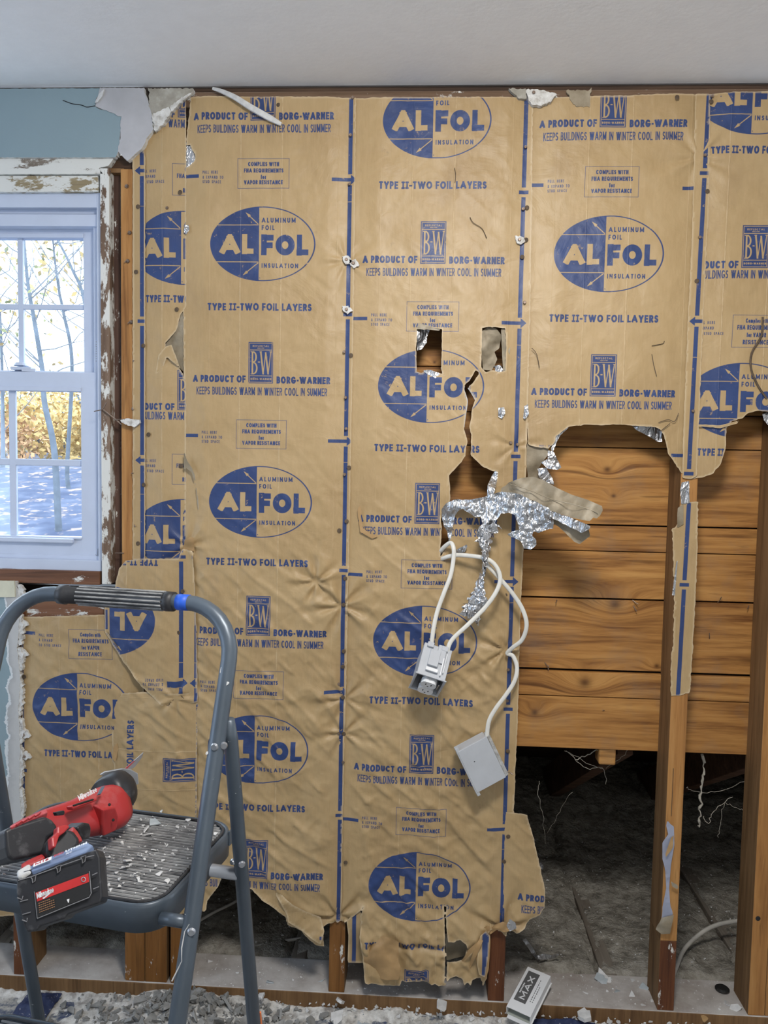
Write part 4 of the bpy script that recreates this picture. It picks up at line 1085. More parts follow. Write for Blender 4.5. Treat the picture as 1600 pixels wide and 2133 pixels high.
patch('folded_paper', [(1044, 684), (1053, 682), (1064, 690), (1062, 740), (1058, 774), (1048, 778), (1046, 730)], [(1046, 730, .008), (1060, 730, -.007)], M['greypaper'], .001, 40, step=3, parent=sheet2)
patch('torn_foil', [(1030, 762), (1042, 760), (1048, 770), (1044, 778), (1032, 774)], [(1038, 770, .004)], M['foil_dull'], .002, 80, step=2, parent=sheet2)
patch('torn_foil', [(1038, 850), (1050, 848), (1053, 860), (1046, 872), (1038, 868)], [(1045, 860, -.011)], M['foil'], .001, 80, step=2, parent=sheet2)
patch('torn_foil', [(1092, 846), (1100, 842), (1102, 862), (1094, 874), (1090, 870)], [(1096, 860, -.010)], M['foil'], .001, 80, step=2, parent=sheet2)
# white torn fibre along the crack
for cl in ([(967, 804), (966, 812), (970, 824), (973, 838), (969, 866), (966, 890)], [(975, 808), (984, 822), (990, 833)], [(921, 781), (935, 786), (952, 786), (960, 792), (967, 804)]):
    MB().tube(spline([P(u, v, -.0068) for u, v in cl], 5), .0011, 5, flat=1.6).build('torn_edge', M['chip'], sheet2)
# curled and split edges of the skirt
patch('curled_edge', [(722, 1918), (735, 1905), (750, 1896), (757, 1912), (760, 1960), (766, 2004), (752, 2006), (724, 2005), (726, 1950)], [(730, 1910, -.008), (757, 1912, -.012), (726, 2000, -.004), (755, 1990, .004)], M['paperA'], .002, 24, step=4, parent=sheet2, uvf=(lambda x, z: np.stack([(x-X(738, 1950)+rx(723, 780)-INK['A'].x0)/INK['A'].w, z*0+.93+z*.02], 1)))
patch('curled_edge', [(756, 1956), (800, 1950), (831, 1962), (830, 2000), (836, 2020), (830, 2041), (806, 2042), (768, 2032), (758, 2000)], [(756, 1960, -.010), (830, 1965, -.040), (832, 2030, -.046), (765, 2030, -.020), (790, 1990, -.040)], M['tanpaper'], .005, 26, step=4, parent=sheet2)
patch('curled_edge', [(1008, 1932), (1020, 1925), (1022, 1960), (1018, 2020), (1012, 2040), (996, 2018), (990, 1990), (996, 1950)], [(1008, 1935, -.020), (1020, 1960, -.006), (1000, 2000, -.040)], M['tanpaper'], .004, 26, step=4, parent=sheet2)
patch('folded_strip', [(1000, 1950), (1012, 1940), (1021, 1950), (1016, 2000), (1010, 2036), (998, 2030), (994, 2010), (996, 1975)], [(1000, 1955, -.036), (1020, 1950, -.030), (1010, 2030, -.046), (996, 2010, -.050)], M['paperA'], .001, 24, step=3, parent=sheet2, uvf=(lambda x, z: np.stack([((x-X(1008, 1990))*.6+rx(723, 780)-INK['A'].x0)/INK['A'].w, z*0+.93+z*.02], 1)))
for k_, (fa, fb) in enumerate((((1012, 1938), (952, 2016)), ((1008, 1934), (975, 2026)))):
    patch('pinched_fold', [fa, (fa[0]-6, fa[1]+14), ((fa[0]+fb[0])/2-5, (fa[1]+fb[1])/2), fb, ((fa[0]+fb[0])/2+6, (fa[1]+fb[1])/2+2), (fa[0]+3, fa[1]+12)], [(fa[0], fa[1], -.024), (fb[0], fb[1], -.030), ((fa[0]+fb[0])/2, (fa[1]+fb[1])/2, -.046)], M['tanpaper'], .001, 30, step=3, parent=sheet2, seed=k_)
patch('stained_layer', [(928, 1945), (972, 1944), (982, 1960), (975, 1990), (930, 2000)], [(950, 1970, .012)], M['greypaper'], .002, 30, step=4, parent=sheet2)
patch('torn_edge', [(745, 1060), (752, 1050), (752, 1076), (756, 1100), (772, 1112), (790, 1117), (775, 1122), (758, 1112), (750, 1108)], [(752, 1080, -.010), (780, 1118, -.014)], M['tanpaper'], .001, 40, step=3, parent=sheet2)

# third sheet: top right, large arched hole
xa3, xb3 = X(1110, 600), X(1440, 600)
sheet3 = sheet('insulation_sheet', [(1098, 207), (1470, 197), (1465, 400), (1448, 640), (1440, 850), (1432, 985), (1420, 985), (1409, 972), (1398, 955), (1390, 945), (1386, 922), (1380, 905), (1374, 894), (1364, 890), (1340, 888), (1310, 886), (1290, 884), (1250, 886), (1215, 885), (1184, 889), (1172, 898), (1158, 908), (1154, 922), (1142, 934), (1116, 931), (1100, 926), (1096, 850), (1100, 600), (1106, 400)], [],
      uv_for('A', 1259, 531), M['paperA'], y_over(xa3, xb3+.05, -.0008, -.0014), SH(xa3, xb3, .8, 23), 'third full-width printed sheet, torn off in an arch above the bare boards', 'insulation', seed=4)
# foil under its torn rim
patch('foil_layer', [(1178, 892), (1190, 886), (1168, 906), (1160, 920), (1152, 940), (1148, 936), (1156, 912), (1168, 896)], [(1165, 905, -.001)], M['foil'], .001, 60, step=2, parent=sheet3)
patch('foil_layer', [(1312, 884), (1340, 886), (1372, 890), (1380, 900), (1379, 922), (1370, 920), (1350, 908), (1330, 898)], [(1340, 890, .003), (1375, 915, .020), (1350, 906, .016)], M['foil_dull'], .006, 50, step=3, parent=sheet3)
for cl in ([(1108, 725), (1118, 738), (1124, 766)], [(1358, 720), (1380, 716), (1384, 710)], [(1358, 738), (1362, 760), (1368, 784)], [(1372, 880), (1392, 874), (1405, 878), (1414, 860)], [(1376, 898), (1396, 882)], [(979, 452), (986, 464), (1004, 476), (1014, 496)], [(947, 350), (949, 364), (948, 380)]):
    MB().tube(spline([P(u, v, -.0105) for u, v in cl], 4), .0008, 5).build('crack', M['dimple'], sheet3 if cl[0][0] > 1050 else sheet2)

# fourth sheet at the right edge with its stapled strip
sheet4 = sheet('insulation_sheet', [(1458, 197), (1720, 190), (1720, 850), (1640, 852), (1600, 858), (1575, 856), (1556, 860), (1545, 871), (1522, 878), (1511, 892), (1510, 930), (1499, 968), (1480, 988), (1455, 996), (1440, 997), (1444, 850), (1452, 500)], [],
      uv_for('B', 1535, 835), M['paperB'], -.0012, SH(X(1455, 600), X(1730, 600), .9, 31), 'printed kraft sheet at the right edge, torn off above the boards', 'insulation', seed=5)
p4 = P(1450, 670)
sheet('stapling_strip', [(1447, 198), (1478, 198), (1475, 420), (1464, 640), (1456, 840), (1450, 992), (1436, 998), (1420, 995), (1421, 930), (1430, 700), (1440, 500)], [], (lambda x, z, K=INK['B']: np.stack([(x-(p4[0]+(z-p4[2])*.008)+K.xl-K.x0)/K.w, 1-((p4[2]-z)+.505)/K.per], 1)), M['paperS'], -.0046, lambda x, z: .0004+.0006*(fbm(x*40, z*12)+.5), parent=sheet4, seed=6)
for cl in ([(1589, 660), (1586, 700), (1566, 735), (1565, 770), (1580, 805), (1597, 830)],):
    MB().tube(spline([P(u, v, -.0115) for u, v in cl], 4), .0013, 5, flat=2).build('crack', M['dimple'], sheet4)
patch('folded_edge', [(1455, 884), (1500, 886), (1540, 876), (1536, 882), (1500, 892), (1456, 888)], [(1500, 888, -.012)], M['paperB'], .001, 30, step=2, parent=sheet4)
patch('foil_layer', [(1588, 862), (1600, 858), (1620, 862), (1620, 892), (1602, 888), (1592, 876)], [(1600, 870, .006)], M['foil_dull'], .004, 60, step=3, parent=sheet4)

# strip left on the bare stud
pst = P(1425, 1218)
strip = sheet('insulation_strip', [(1418, 1050), (1424, 1049), (1454, 1044), (1452, 1150), (1446, 1300), (1437, 1442), (1420, 1447), (1397, 1449), (1397, 1390), (1402, 1330), (1404, 1240), (1402, 1180), (1400, 1100), (1410, 1094), (1412, 1066)], [],
      (lambda x, z, K=INK['B']: np.stack([(x-(pst[0]+(z-pst[2])*.012)+K.xl-K.x0)/K.w, 1-((pst[2]-z)+.1709)/K.per], 1)), M['paperS'], -.0010, lambda x, z: .0006+.0008*(fbm(x*40, z*12)+.5), 'narrow printed paper strip stapled to the bare stud', 'insulation', seed=7, amp=.0018)
patch('foil_bit', [(1420, 1005), (1436, 1002), (1436, 1030), (1437, 1048), (1419, 1050), (1417, 1020)], [(1428, 1025, -.004)], M['foil_dull'], .001, 60, step=3, parent=strip)
patch('foil_bit', [(1409, 1170), (1412, 1168), (1406, 1240), (1400, 1240)], [(1406, 1200, -.005)], M['foil'], .001, 90, step=2, parent=strip)
patch('paper_layer', [(1412, 1058), (1424, 1050), (1424, 1092), (1410, 1100)], [(1416, 1080, -.004)], M['greypaper'], .001, 50, step=3, parent=strip)

# remnant of the third sheet low beside stud two
rem = sheet('insulation_remnant', [(1046, 1690), (1085, 1690), (1096, 1692), (1100, 1706), (1110, 1740), (1118, 1775), (1128, 1820), (1134, 1850), (1133, 1886), (1122, 1902), (1102, 1912), (1092, 1928), (1074, 1938), (1066, 1932), (1050, 1944), (1036, 1934), (1046, 1920)], [],
      uv_for('A', 1259, 531+3*531), M['paperA'], -.0008, SH(X(1040, 1800), X(1180, 1800), .6, 41), 'bulging scrap of printed sheet beside the second stud, above the carton', 'insulation', seed=8)
pr = P(1078, 1864); K_ = INK['A']
def rem_uv(x, z): return np.stack([((x-pr[0])+rx(403, 790)-K_.x0)/K_.w, 1-((pr[2]-z)+rz(790))/K_.per], 1)
ru = rem_uv(np.array([v.co.x for v in rem.data.vertices]), np.array([v.co.z for v in rem.data.vertices]))
li = np.empty(len(rem.data.loops), np.int32); rem.data.loops.foreach_get('vertex_index', li); rem.data.uv_layers[0].data.foreach_set('uv', ru[li].astype(np.float32).ravel())
patch('foil_bit', [(1055, 1928), (1062, 1914), (1074, 1922), (1076, 1934), (1062, 1940)], [(1065, 1930, -.022)], M['foil'], .003, 60, step=3, parent=rem)
patch('crumpled_edge', [(1018, 1938), (1030, 1926), (1048, 1920), (1062, 1926), (1068, 1938), (1050, 1942), (1036, 1936), (1022, 1946)], [(1040, 1930, -.022), (1020, 1940, -.012)], M['tanpaper'], .005, 60, step=3, parent=rem)

# sheets under the window: plain print, upside-down print and sideways print
s5 = sheet('insulation_sheet', [(44, 1284), (226, 1279), (230, 1262), (300, 1380), (300, 1908), (220, 1914), (120, 1908), (40, 1906), (-60, 1912), (-60, 1700), (45, 1700), (46, 1500)], [],
      uv_for('B', 165, 1470), M['paperBL'], -.0006, SH(X(47, 1500), X(300, 1500), .6, 51), 'printed kraft sheet under the window, left of the sideways piece', 'insulation', seed=9, amp=.0009)
s6 = sheet('insulation_sheet', [(243, 1236), (248, 1205), (254, 1182), (268, 1166), (300, 1162), (376, 1162), (384, 1142), (405, 1147), (408, 1200), (412, 1300), (415, 1458), (405, 1462), (386, 1458), (372, 1448), (351, 1470), (330, 1452), (300, 1424), (262, 1372), (240, 1340), (223, 1314), (222, 1262), (230, 1238)], [],
      uv_for('A', 233, 1290, 180), M['paperAL'], -.0120, SH(X(225, 1300), X(388, 1300), .7, 61), 'piece of sheet with upside-down print at the window corner', 'insulation', seed=10)
s7 = sheet('insulation_sheet', [(236, 1447), (250, 1446), (262, 1440), (300, 1437), (345, 1440), (416, 1440), (413, 1560), (412, 1700), (416, 1890), (300, 1912), (242, 1905), (241, 1588), (236, 1582), (238, 1556), (234, 1500)], [],
      uv_for('A', 158, 1595, 90), M['paperA'], -.0085, SH(X(236, 1600), X(416, 1600), .9, 71), 'piece of sheet with sideways print behind the saw', 'insulation', seed=11)
patch('foil_edge', [(220, 1262), (229, 1262), (227, 1300), (224, 1316), (221, 1312)], [(224, 1290, -.010)], M['foil'], .001, 60, step=2, parent=s6)
patch('small_flap', [(236, 1556), (244, 1548), (247, 1560), (240, 1586), (234, 1580)], [(240, 1570, -.014)], M['tanpaper'], .001, 60, step=2, parent=s7)
for cl in ([(325, 1405), (332, 1425), (338, 1440), (344, 1448)], [(224, 1316), (262, 1372), (300, 1424), (330, 1452), (351, 1470), (353, 1442)], [(351, 1470), (372, 1448), (386, 1458)]):
    MB().tube(spline([P(u, v, -.0185) for u, v in cl], 4), .0007, 5).build('torn_edge', M['dimple'], s6)

# staples, nails and dark dimples that hold the sheets
def heads(par, pts, r=.0050, y=-.0078):
    for u, v, k in pts:
        p = P(u, v, y)
        if k == 'n': MB().disc(p, r*.8, h=.0028, k=9).disc(p+np.array([.0005, -.0027, .0004]), r*.35, h=.001, k=8).build('nail', M['nailm'], par)
        elif k == 'd': MB().disc(p+np.array([0, .001, 0]), r*1.05, h=.0006, k=12).build('nail_dimple', M['dimple'], par)
        else:
            px_prism('plaster_bit', [(u-9, v-8), (u+4, v-9), (u+10, v-2), (u+13, v+3), (u+2, v+9), (u-6, v+4)], y-.003, y+.003, M['gypsum'], par, .002, None, int(u+v), .003)
            MB().disc(p+np.array([0, -.004, 0]), r*.8, h=.002, k=9).build('nail', M['nailm'], par)
heads(sheet1, [(735, 203, 'n'), (730, 281, 'n'), (728, 383, 'n'), (722, 541, 'p'), (736, 549, 'p'), (722, 645, 'p'), (717, 733, 'n'), (731, 740, 'd'), (720, 828, 'n'), (721, 893, 'n'), (727, 974, 'd'), (718, 988, 'n'), (722, 1086, 'd'), (719, 1205, 'd'), (716, 1260, 'd'), (716, 1357, 'd'), (714, 1389, 'd'), (706, 1425, 'n'), (714, 1453, 'd'), (706, 1528, 'n'), (716, 1529, 'd'), (715, 1588, 'n'), (463, 220, 'd'), (580, 218, 'd'), (675, 220, 'd'), (707, 1105, 'd'), (720, 1797, 'd')])
heads(sheet2, [(1088, 198, 'n'), (1095, 306, 'n'), (1090, 435, 'n'), (1098, 432, 'd'), (1082, 500, 'p'), (1096, 499, 'd'), (1088, 535, 'd'), (1093, 630, 'n'), (1064, 922, 'n'), (1078, 926, 'n'), (1059, 1395, 'n'), (1057, 1460, 'n'), (1053, 1240, 'd'), (1058, 1565, 'd'), (1059, 1743, 'd'), (1050, 1795, 'd'), (1052, 1886, 'd'), (1046, 1905, 'd')])
heads(sheet3, [(1112, 192, 'n'), (1411, 202, 'd')], y=-.019)
heads(sheet4, [(1484, 200, 'n'), (1482, 211, 'd'), (1469, 323, 'n'), (1474, 398, 'd'), (1458, 494, 'n'), (1452, 585, 'd'), (1444, 856, 'n')])
heads(s0, [(287, 430, 'd'), (283, 566, 'd'), (298, 720, 'd'), (309, 905, 'd'), (299, 1010, 'd'), (287, 1132, 'd'), (375, 400, 'd'), (377, 970, 'd'), (368, 644, 'd'), (348, 433, 'n')])
heads(s6, [(275, 1203, 'n'), (312, 1197, 'd'), (309, 1384, 'd'), (371, 1318, 'd'), (380, 1232, 'd')], y=-.0165)
heads(s5, [(77, 1290, 'd'), (156, 1290, 'd'), (46, 1300, 'p'), (46, 1362, 'p'), (50, 1410, 'd'), (50, 1530, 'p'), (52, 1575, 'p')])
heads(s7, [(269, 1467, 'd'), (291, 1449, 'd'), (273, 1538, 'd'), (301, 1540, 'd'), (357, 1536, 'n')], y=-.0145)
for u, v in ((264, 388), (270, 485), (266, 544), (273, 671), (280, 750), (278, 851), (280, 985), (280, 1092)):
    p = P(u, v, -.001); mb = MB().disc(p, .0052, h=.003, k=9)
    a = rng.uniform(-1, 1, 2)*.006; q = p+np.array([a[0], -.006, -abs(a[1])]); mb.tube([p, (p+q)/2+np.array([0, -.003, 0]), q], .0015, 6); mb.build('nail', M['nailm'], st_left)
# bent wire nails with a scrap of plaster at mid height of the stud
MB().tube([P(196, 857, -.012), P(214, 853, -.014), P(222, 838, -.012)], .0013, 6).tube([P(214, 852, -.012), P(234, 868, -.010), P(254, 885, -.008)], .0015, 6).tube([P(238, 874, -.014), P(262, 873, -.012)], .0011, 6).build('bent_nail', M['nailm'], st_left)
px_prism('plaster_bit', [(250, 876), (262, 872), (290, 874), (291, 880), (280, 890), (266, 886), (254, 880)], -.016, -.006, M['gypsum'], st_left, .0015, None, 3, .003)
MB().tube([P(240, 1152, -.002), P(258, 1152, -.002)], .001, 6).build('nail', M['nailm'], st_left)
# splinter of white trim hanging from the ceiling edge
sp_pts = spline([P(443, 184, -.012), P(462, 190, -.016), P(490, 203, -.020), P(520, 222, -.020), P(548, 238, -.018), P(570, 250, -.016), P(586, 259, -.015)], 6)
MB().tube(sp_pts, [.0035+.004*math.sin(min(1, i/ (len(sp_pts)*.55))*1.5)*(1-max(0, (i/len(sp_pts)-.75)*3.7)) for i in range(len(sp_pts))], 7, flat=.6).build('plaster_sliver', M['chip'], label='long white sliver of caulk hanging across the top of the first sheet', cat='sliver')

# ================================================================== LOOSE FOIL, PAPER, CABLES AND BOXES
flap = empty('torn_paper_flap', (0, 0, 0), 'grey paper and crumpled foil flap sticking out beside the big tear', 'flap')
patch('paper_layer', [(1040, 1022), (1060, 1005), (1084, 996), (1110, 993), (1130, 999), (1160, 1016), (1190, 1030), (1224, 1041), (1254, 1054), (1256, 1063), (1250, 1074), (1243, 1080), (1236, 1078), (1228, 1086), (1190, 1078), (1148, 1064), (1110, 1042), (1076, 1034)],
      [(1045, 1020, -.02), (1090, 1000, -.050), (1120, 1035, -.078), (1160, 1060, -.115), (1190, 1036, -.105), (1250, 1058, -.150), (1230, 1084, -.160)], M['greypaper'], .004, 22, step=4, parent=flap, uvf=None)
MB().tube(spline([P(1062, 1008, -.045), P(1105, 1022, -.082), P(1150, 1040, -.112), P(1200, 1052, -.140), P(1246, 1068, -.158)], 6), .0009, 5).build('fold_line', M['greypaper'], flap)
patch('paper_layer', [(1142, 1070), (1152, 1078), (1190, 1090), (1226, 1100), (1230, 1117), (1220, 1124), (1208, 1133), (1196, 1128), (1180, 1112), (1160, 1094), (1146, 1088)],
      [(1150, 1080, -.085), (1225, 1105, -.118), (1205, 1128, -.112)], M['greypaper'], .003, 26, step=4, parent=flap, seed=3)
patch('foil_layer', [(1074, 1030), (1090, 1030), (1130, 1052), (1170, 1072), (1205, 1084), (1230, 1096), (1228, 1102), (1212, 1110), (1200, 1104), (1170, 1090), (1140, 1072), (1100, 1052)],
      [(1080, 1032, -.060), (1150, 1066, -.110), (1225, 1098, -.140)], M['foil'], .004, 50, step=3, parent=flap, seed=5)
patch('foil_layer', [(921, 1080), (920, 1062), (930, 1048), (948, 1040), (976, 1041), (1005, 1036), (1022, 1030), (1044, 1024), (1078, 1028), (1112, 1044), (1150, 1062), (1153, 1086), (1152, 1100), (1136, 1104), (1122, 1110), (1112, 1106), (1108, 1116), (1117, 1124), (1118, 1136), (1106, 1145), (1092, 1142), (1086, 1128), (1070, 1120), (1057, 1114), (1066, 1108), (1082, 1104), (1078, 1086), (1072, 1072), (1060, 1068), (1044, 1070), (1034, 1084), (1024, 1098), (1008, 1100), (1002, 1076), (990, 1078), (976, 1068), (964, 1060), (954, 1064), (947, 1076), (944, 1092), (941, 1112), (935, 1132), (932, 1106), (925, 1096)],
      [(925, 1085, -.012), (935, 1130, -.006), (945, 1048, -.030), (990, 1058, -.050), (1020, 1040, -.045), (1060, 1045, -.065), (1110, 1070, -.080), (1105, 1135, -.075), (1150, 1080, -.090), (1012, 1095, -.055)], M['foil'], .009, 34, step=3, parent=flap, seed=7)
patch('foil_layer', [(1014, 1036), (1016, 1010), (1024, 992), (1032, 980), (1037, 984), (1035, 1004), (1030, 1024), (1028, 1036)], [(1020, 1030, -.045), (1033, 984, -.012)], M['foil'], .003, 60, step=3, parent=flap, seed=9)
# twisted foil tail hanging from it
def crumple_tube(pts, wid, mat, name, parent, seed=0, twist=9, amp=.35):
    pts = spline(pts, 9); n = len(pts); k = 12; v = []; r = np.random.default_rng(seed)
    for i, p in enumerate(pts):
        t = i/(n-1); w = np.interp(t, np.linspace(0, 1, len(wid)), wid); a0 = t*twist
        for j in range(k):
            a = 2*math.pi*j/k; x_ = math.cos(a)*w; y_ = math.sin(a)*w*.35
            x2 = x_*math.cos(a0*.5)-y_*math.sin(a0*.5); y2 = x_*math.sin(a0*.5)+y_*math.cos(a0*.5)
            g = 1+amp*r.normal()
            v.append(p+np.array([x2*g, y2*g, r.normal()*w*.25]))
    f = [(i*k+j, i*k+(j+1) % k, (i+1)*k+(j+1) % k, (i+1)*k+j) for i in range(n-1) for j in range(k)]
    return link_mesh(name, v, f, mat, parent, False)
crumple_tube([P(u, v, y) for u, v, y in ((1020, 1092, -.058), (1010, 1122, -.060), (1012, 1150, -.064), (1010, 1178, -.066), (1002, 1206, -.064), (998, 1228, -.062), (996, 1252, -.060), (984, 1274, -.054), (992, 1290, -.048), (997, 1304, -.044))], [.017, .017, .012, .014, .009, .011, .018, .022, .010, .002], M['foil'], 'foil_tail', flap, 3)
small = empty('foil_scrap', (0, 0, 0), 'small curled foil scrap at the left end of the arched hole', 'foil')
patch('foil_layer', [(1141, 938), (1153, 940), (1161, 957), (1170, 974), (1161, 979), (1141, 976), (1127, 963), (1141, 956)], [(1145, 940, .004), (1165, 975, -.030), (1130, 962, -.015)], M['foil'], .004, 60, step=3, parent=small)
patch('foil_layer', [(1120, 976), (1138, 974), (1151, 996), (1155, 1010), (1134, 1004), (1123, 994)], [(1125, 978, .0), (1150, 1005, -.040)], M['foil'], .004, 60, step=3, parent=small)
patch('grey_backing', [(1098, 924), (1118, 930), (1143, 932), (1140, 950), (1128, 965), (1120, 980), (1124, 996), (1100, 1004), (1097, 960)], [(1100, 960, .006), (1140, 940, .002), (1122, 990, .018)], M['greypaper'], .002, 30, step=4, parent=small)
patch('foil_tab', [(929, 1150), (936, 1142), (950, 1146), (972, 1134), (974, 1138), (968, 1150), (950, 1156), (932, 1157)], [(930, 1150, -.004), (972, 1136, -.02)], M['foil_dull'], .002, 60, step=2, label='tiny foil scrap behind the cable loop', cat='foil')

def cable(name, pts, mat='cable', r=.0030, flat=1.7, n=10, **kw):
    return MB().tube(spline(pts, 8), r, n, flat=flat, flatdir=(0, 1, 0) if kw.pop('fd', True) else None).build(name, M[mat], None, True, **kw)
cable('cable', [P(u, v, y) for u, v, y in ((919, 1158, .03), (918, 1150, -.004), (926, 1139, -.020), (939, 1131, -.034), (945, 1142, -.044), (945, 1162, -.048), (939, 1198, -.056), (925, 1235, -.066), (911, 1274, -.074), (903, 1311, -.082), (900, 1335, -.088), (899, 1352, -.090))],
      label='white cable dropping from the tear into the left slot of the outlet box', cat='cable')
cable('cable', [P(u, v, y) for u, v, y in ((916, 1170, .03), (919, 1165, -.006), (945, 1157, -.030), (982, 1158, -.046), (1016, 1165, -.056), (1035, 1182, -.060), (1042, 1207, -.062), (1033, 1234, -.066), (1010, 1266, -.072), (975, 1301, -.080), (946, 1328, -.086), (935, 1345, -.090), (932, 1364, -.094))],
      label='white cable curving under the foil tail into the right slot of the outlet box', cat='cable')
cable('cable', [P(u, v, y) for u, v, y in ((1008, 1168, -.030), (1022, 1184, -.044), (1043, 1207, -.050), (1069, 1238, -.048), (1089, 1270, -.046), (1097, 1302, -.044), (1088, 1332, -.036), (1068, 1349, -.026), (1057, 1361, -.018), (1069, 1367, -.024), (1077, 1390, -.030), (1072, 1418, -.036), (1055, 1446, -.042), (1032, 1477, -.048), (1018, 1505, -.052), (1014, 1545, -.054))],
      label='white cable looping out to the right and down to the blank box', cat='cable')

def norm(v): v = np.array(v, float); return v/np.linalg.norm(v)
# outlet box hanging open end down
ob = empty('outlet_box', tuple(P(899, 1400, -.10)), 'light grey outlet box with a white double receptacle, hanging on two cables', 'outlet box'); OB = np.array(ob.location)
tl, tr_ = P(868, 1402, -.142), P(927, 1421, -.142)
ew = norm(tr_-tl); nz = norm(P(868, 1402, -.142)-P(892, 1342, -.094)); nz = norm(nz-ew*(nz@ew)); eh = np.cross(ew, nz)
if eh[1] < 0: eh = -eh
Wb, Hb, Db = .066, .092, .080; T = .0025; c0 = (tl+tr_)/2-OB
def lb(mb, cw, ch, cz, hw, hh, hz): return mb.obox(c0+ew*cw+eh*ch-nz*cz, (ew, eh, nz), (hw, hh, hz))
mb = MB()
lb(mb, 0, T/2, Db/2, Wb/2, T/2, Db/2); lb(mb, 0, Hb-T/2, Db/2, Wb/2, T/2, Db/2)
lb(mb, -Wb/2+T/2, Hb/2, Db/2, T/2, Hb/2-T, Db/2); lb(mb, Wb/2-T/2, Hb/2, Db/2, T/2, Hb/2-T, Db/2)
lb(mb, 0, Hb/2, Db-T/2, Wb/2, Hb/2, T/2)
lb(mb, -.004, -.004, .046, .012, .004, .020); lb(mb, .010, -.003, Db-.020, .010, .003, .022)
mb.build('box_shell', M['pvc'], ob, bevel=.0012)
mb = MB(); lb(mb, -.003, -.0065, .016, .014, .0025, .004); lb(mb, .018, -.005, .030, .0015, .003, .022); lb(mb, .023, -.005, .040, .001, .0035, .024); mb.build('mounting_clip', M['outlet'], ob, bevel=.0008)
mb = MB(); lb(mb, 0, Hb/2, -.0008, Wb/2+.004, Hb/2+.004, .0008); 
rim = MB()
for a in ((0, -.001, Wb/2+.003, .0022), (0, Hb+.001, Wb/2+.003, .0022)): lb(rim, a[0], a[1], .001, a[2], a[3], .0015)
for sx in (-1, 1): lb(rim, sx*(Wb/2+.001), Hb/2, .001, .0018, Hb/2, .0015)
rim.build('box_rim', M['pvc'], ob, bevel=.0008)
for sx in (-1, 1):
    mb = MB(); lb(mb, sx*.017-.002, .0, Db-.004, .0075, .007, .006); mb.build('cable_slot', M['pvc'], ob, bevel=.001)
mb = MB(); lb(mb, 0, Hb/2, .012, .017, Hb/2-.006, .008); mb.build('receptacle_body', M['pvc_in'], ob)
mb = MB(); lb(mb, 0, .010, .003, .010, .008, .0008); lb(mb, 0, Hb-.010, .003, .010, .008, .0008); mb.build('yoke', M['screw'], ob)
for kk in (.27, .67):
    cc = c0+ew*.001+eh*Hb*kk+nz*.001; n_ = 22; v = []
    for hz in (-.008, .0080):
        for a in np.linspace(0, 2*math.pi, n_, endpoint=False):
            v.append(cc+ew*.0180*math.copysign(abs(math.cos(a))**.8, math.cos(a))+eh*.0165*math.copysign(min(abs(math.sin(a))*1.0, .86)/.86, math.sin(a))+nz*hz)
    fc = link_mesh('receptacle_face', v, [tuple(range(n_)), tuple(range(2*n_-1, n_-1, -1))]+[(i, (i+1) % n_, (i+1) % n_+n_, i+n_) for i in range(n_)], M['outlet'], ob)
    sl = MB()
    for sx in (-1, 1): sl.obox(cc+ew*sx*.0062-eh*.003+nz*.0081, (ew, eh, nz), (.0011, .0038, .0003))
    sl.disc(cc+eh*.008+nz*.0079, .0024, nz, .0004, 10); sl.build('slot', M['slot'], fc)
MB().disc(c0+eh*Hb*.08+nz*.0015, .003, nz, .0015, 10).build('screw', M['screw'], ob)
MB().tube([c0+ew*.024+eh*.02+nz*.003, c0+ew*.024+eh*.05+nz*.001], .0014, 6).build('ground_screw', M['screw'], ob)

# blank single box seen from the side, open end to the lower left
bb = empty('junction_box', tuple(P(1005, 1600, -.06)), 'grey blank box hanging on one cable at the edge of the second sheet', 'outlet box'); BB = np.array(bb.location)
a0, a1, a2 = P(953, 1567, -.075), P(994, 1652, -.072), P(1016, 1543, -.060)
e1 = norm(a1-a0); e2 = norm((a2-a0)-e1*((a2-a0)@e1)); e3 = np.cross(e1, e2)
if e3[1] < 0: e3 = -e3
L1, L2, L3 = np.linalg.norm(a1-a0), np.linalg.norm(a2-a0)*1.02, .040; o0 = a0-BB
def lb2(mb, c1, c2, c3, h1, h2, h3): return mb.obox(o0+e1*c1+e2*c2+e3*c3, (e1, e2, e3), (h1, h2, h3))
mb = MB()
lb2(mb, L1/2, L2/2, T/2, L1/2, L2/2, T/2); lb2(mb, L1/2, L2/2, L3-T/2, L1/2, L2/2, T/2)
lb2(mb, T/2, L2/2, L3/2, T/2, L2/2, L3/2-T); lb2(mb, L1-T/2, L2/2, L3/2, T/2, L2/2, L3/2-T); 
mb.build('box_shell', M['pvc'], bb, bevel=.001)
mb = MB(); lb2(mb, L1/2, L2+.0045, L3/2-.001, L1/2-.001, .0045, L3/2-.003); mb.build('box_back', speck_mat('dusty_box_back', (.42, .42, .41), (.25, .24, .22), (.62, .62, .62), 60, .8, .8), bb, bevel=.002)
mb = MB(); lb2(mb, -.004, .002, .008, .005, .004, .007); lb2(mb, L1+.004, .002, .008, .005, .004, .007); lb2(mb, L1/2, -.0012, .004, L1/2, .0012, .005); mb.build('mounting_ear', M['pvc'], bb, bevel=.001)
mb = MB().disc(o0+e1*L1*.36+e2*L2*.34-e3*.0001, .0016, -e3, .0003, 8); mb.build('nail_hole', M['slot'], bb)
MB().tube([o0+e1*(L1-.012)+e2*(L2+.004)+e3*.01, o0+e1*(L1-.002)+e2*(L2+.014)+e3*.008, o0+e1*(L1+.004)+e2*(L2+.018)+e3*.004], .0016, 6).build('bent_nail', M['nailm'], bb)

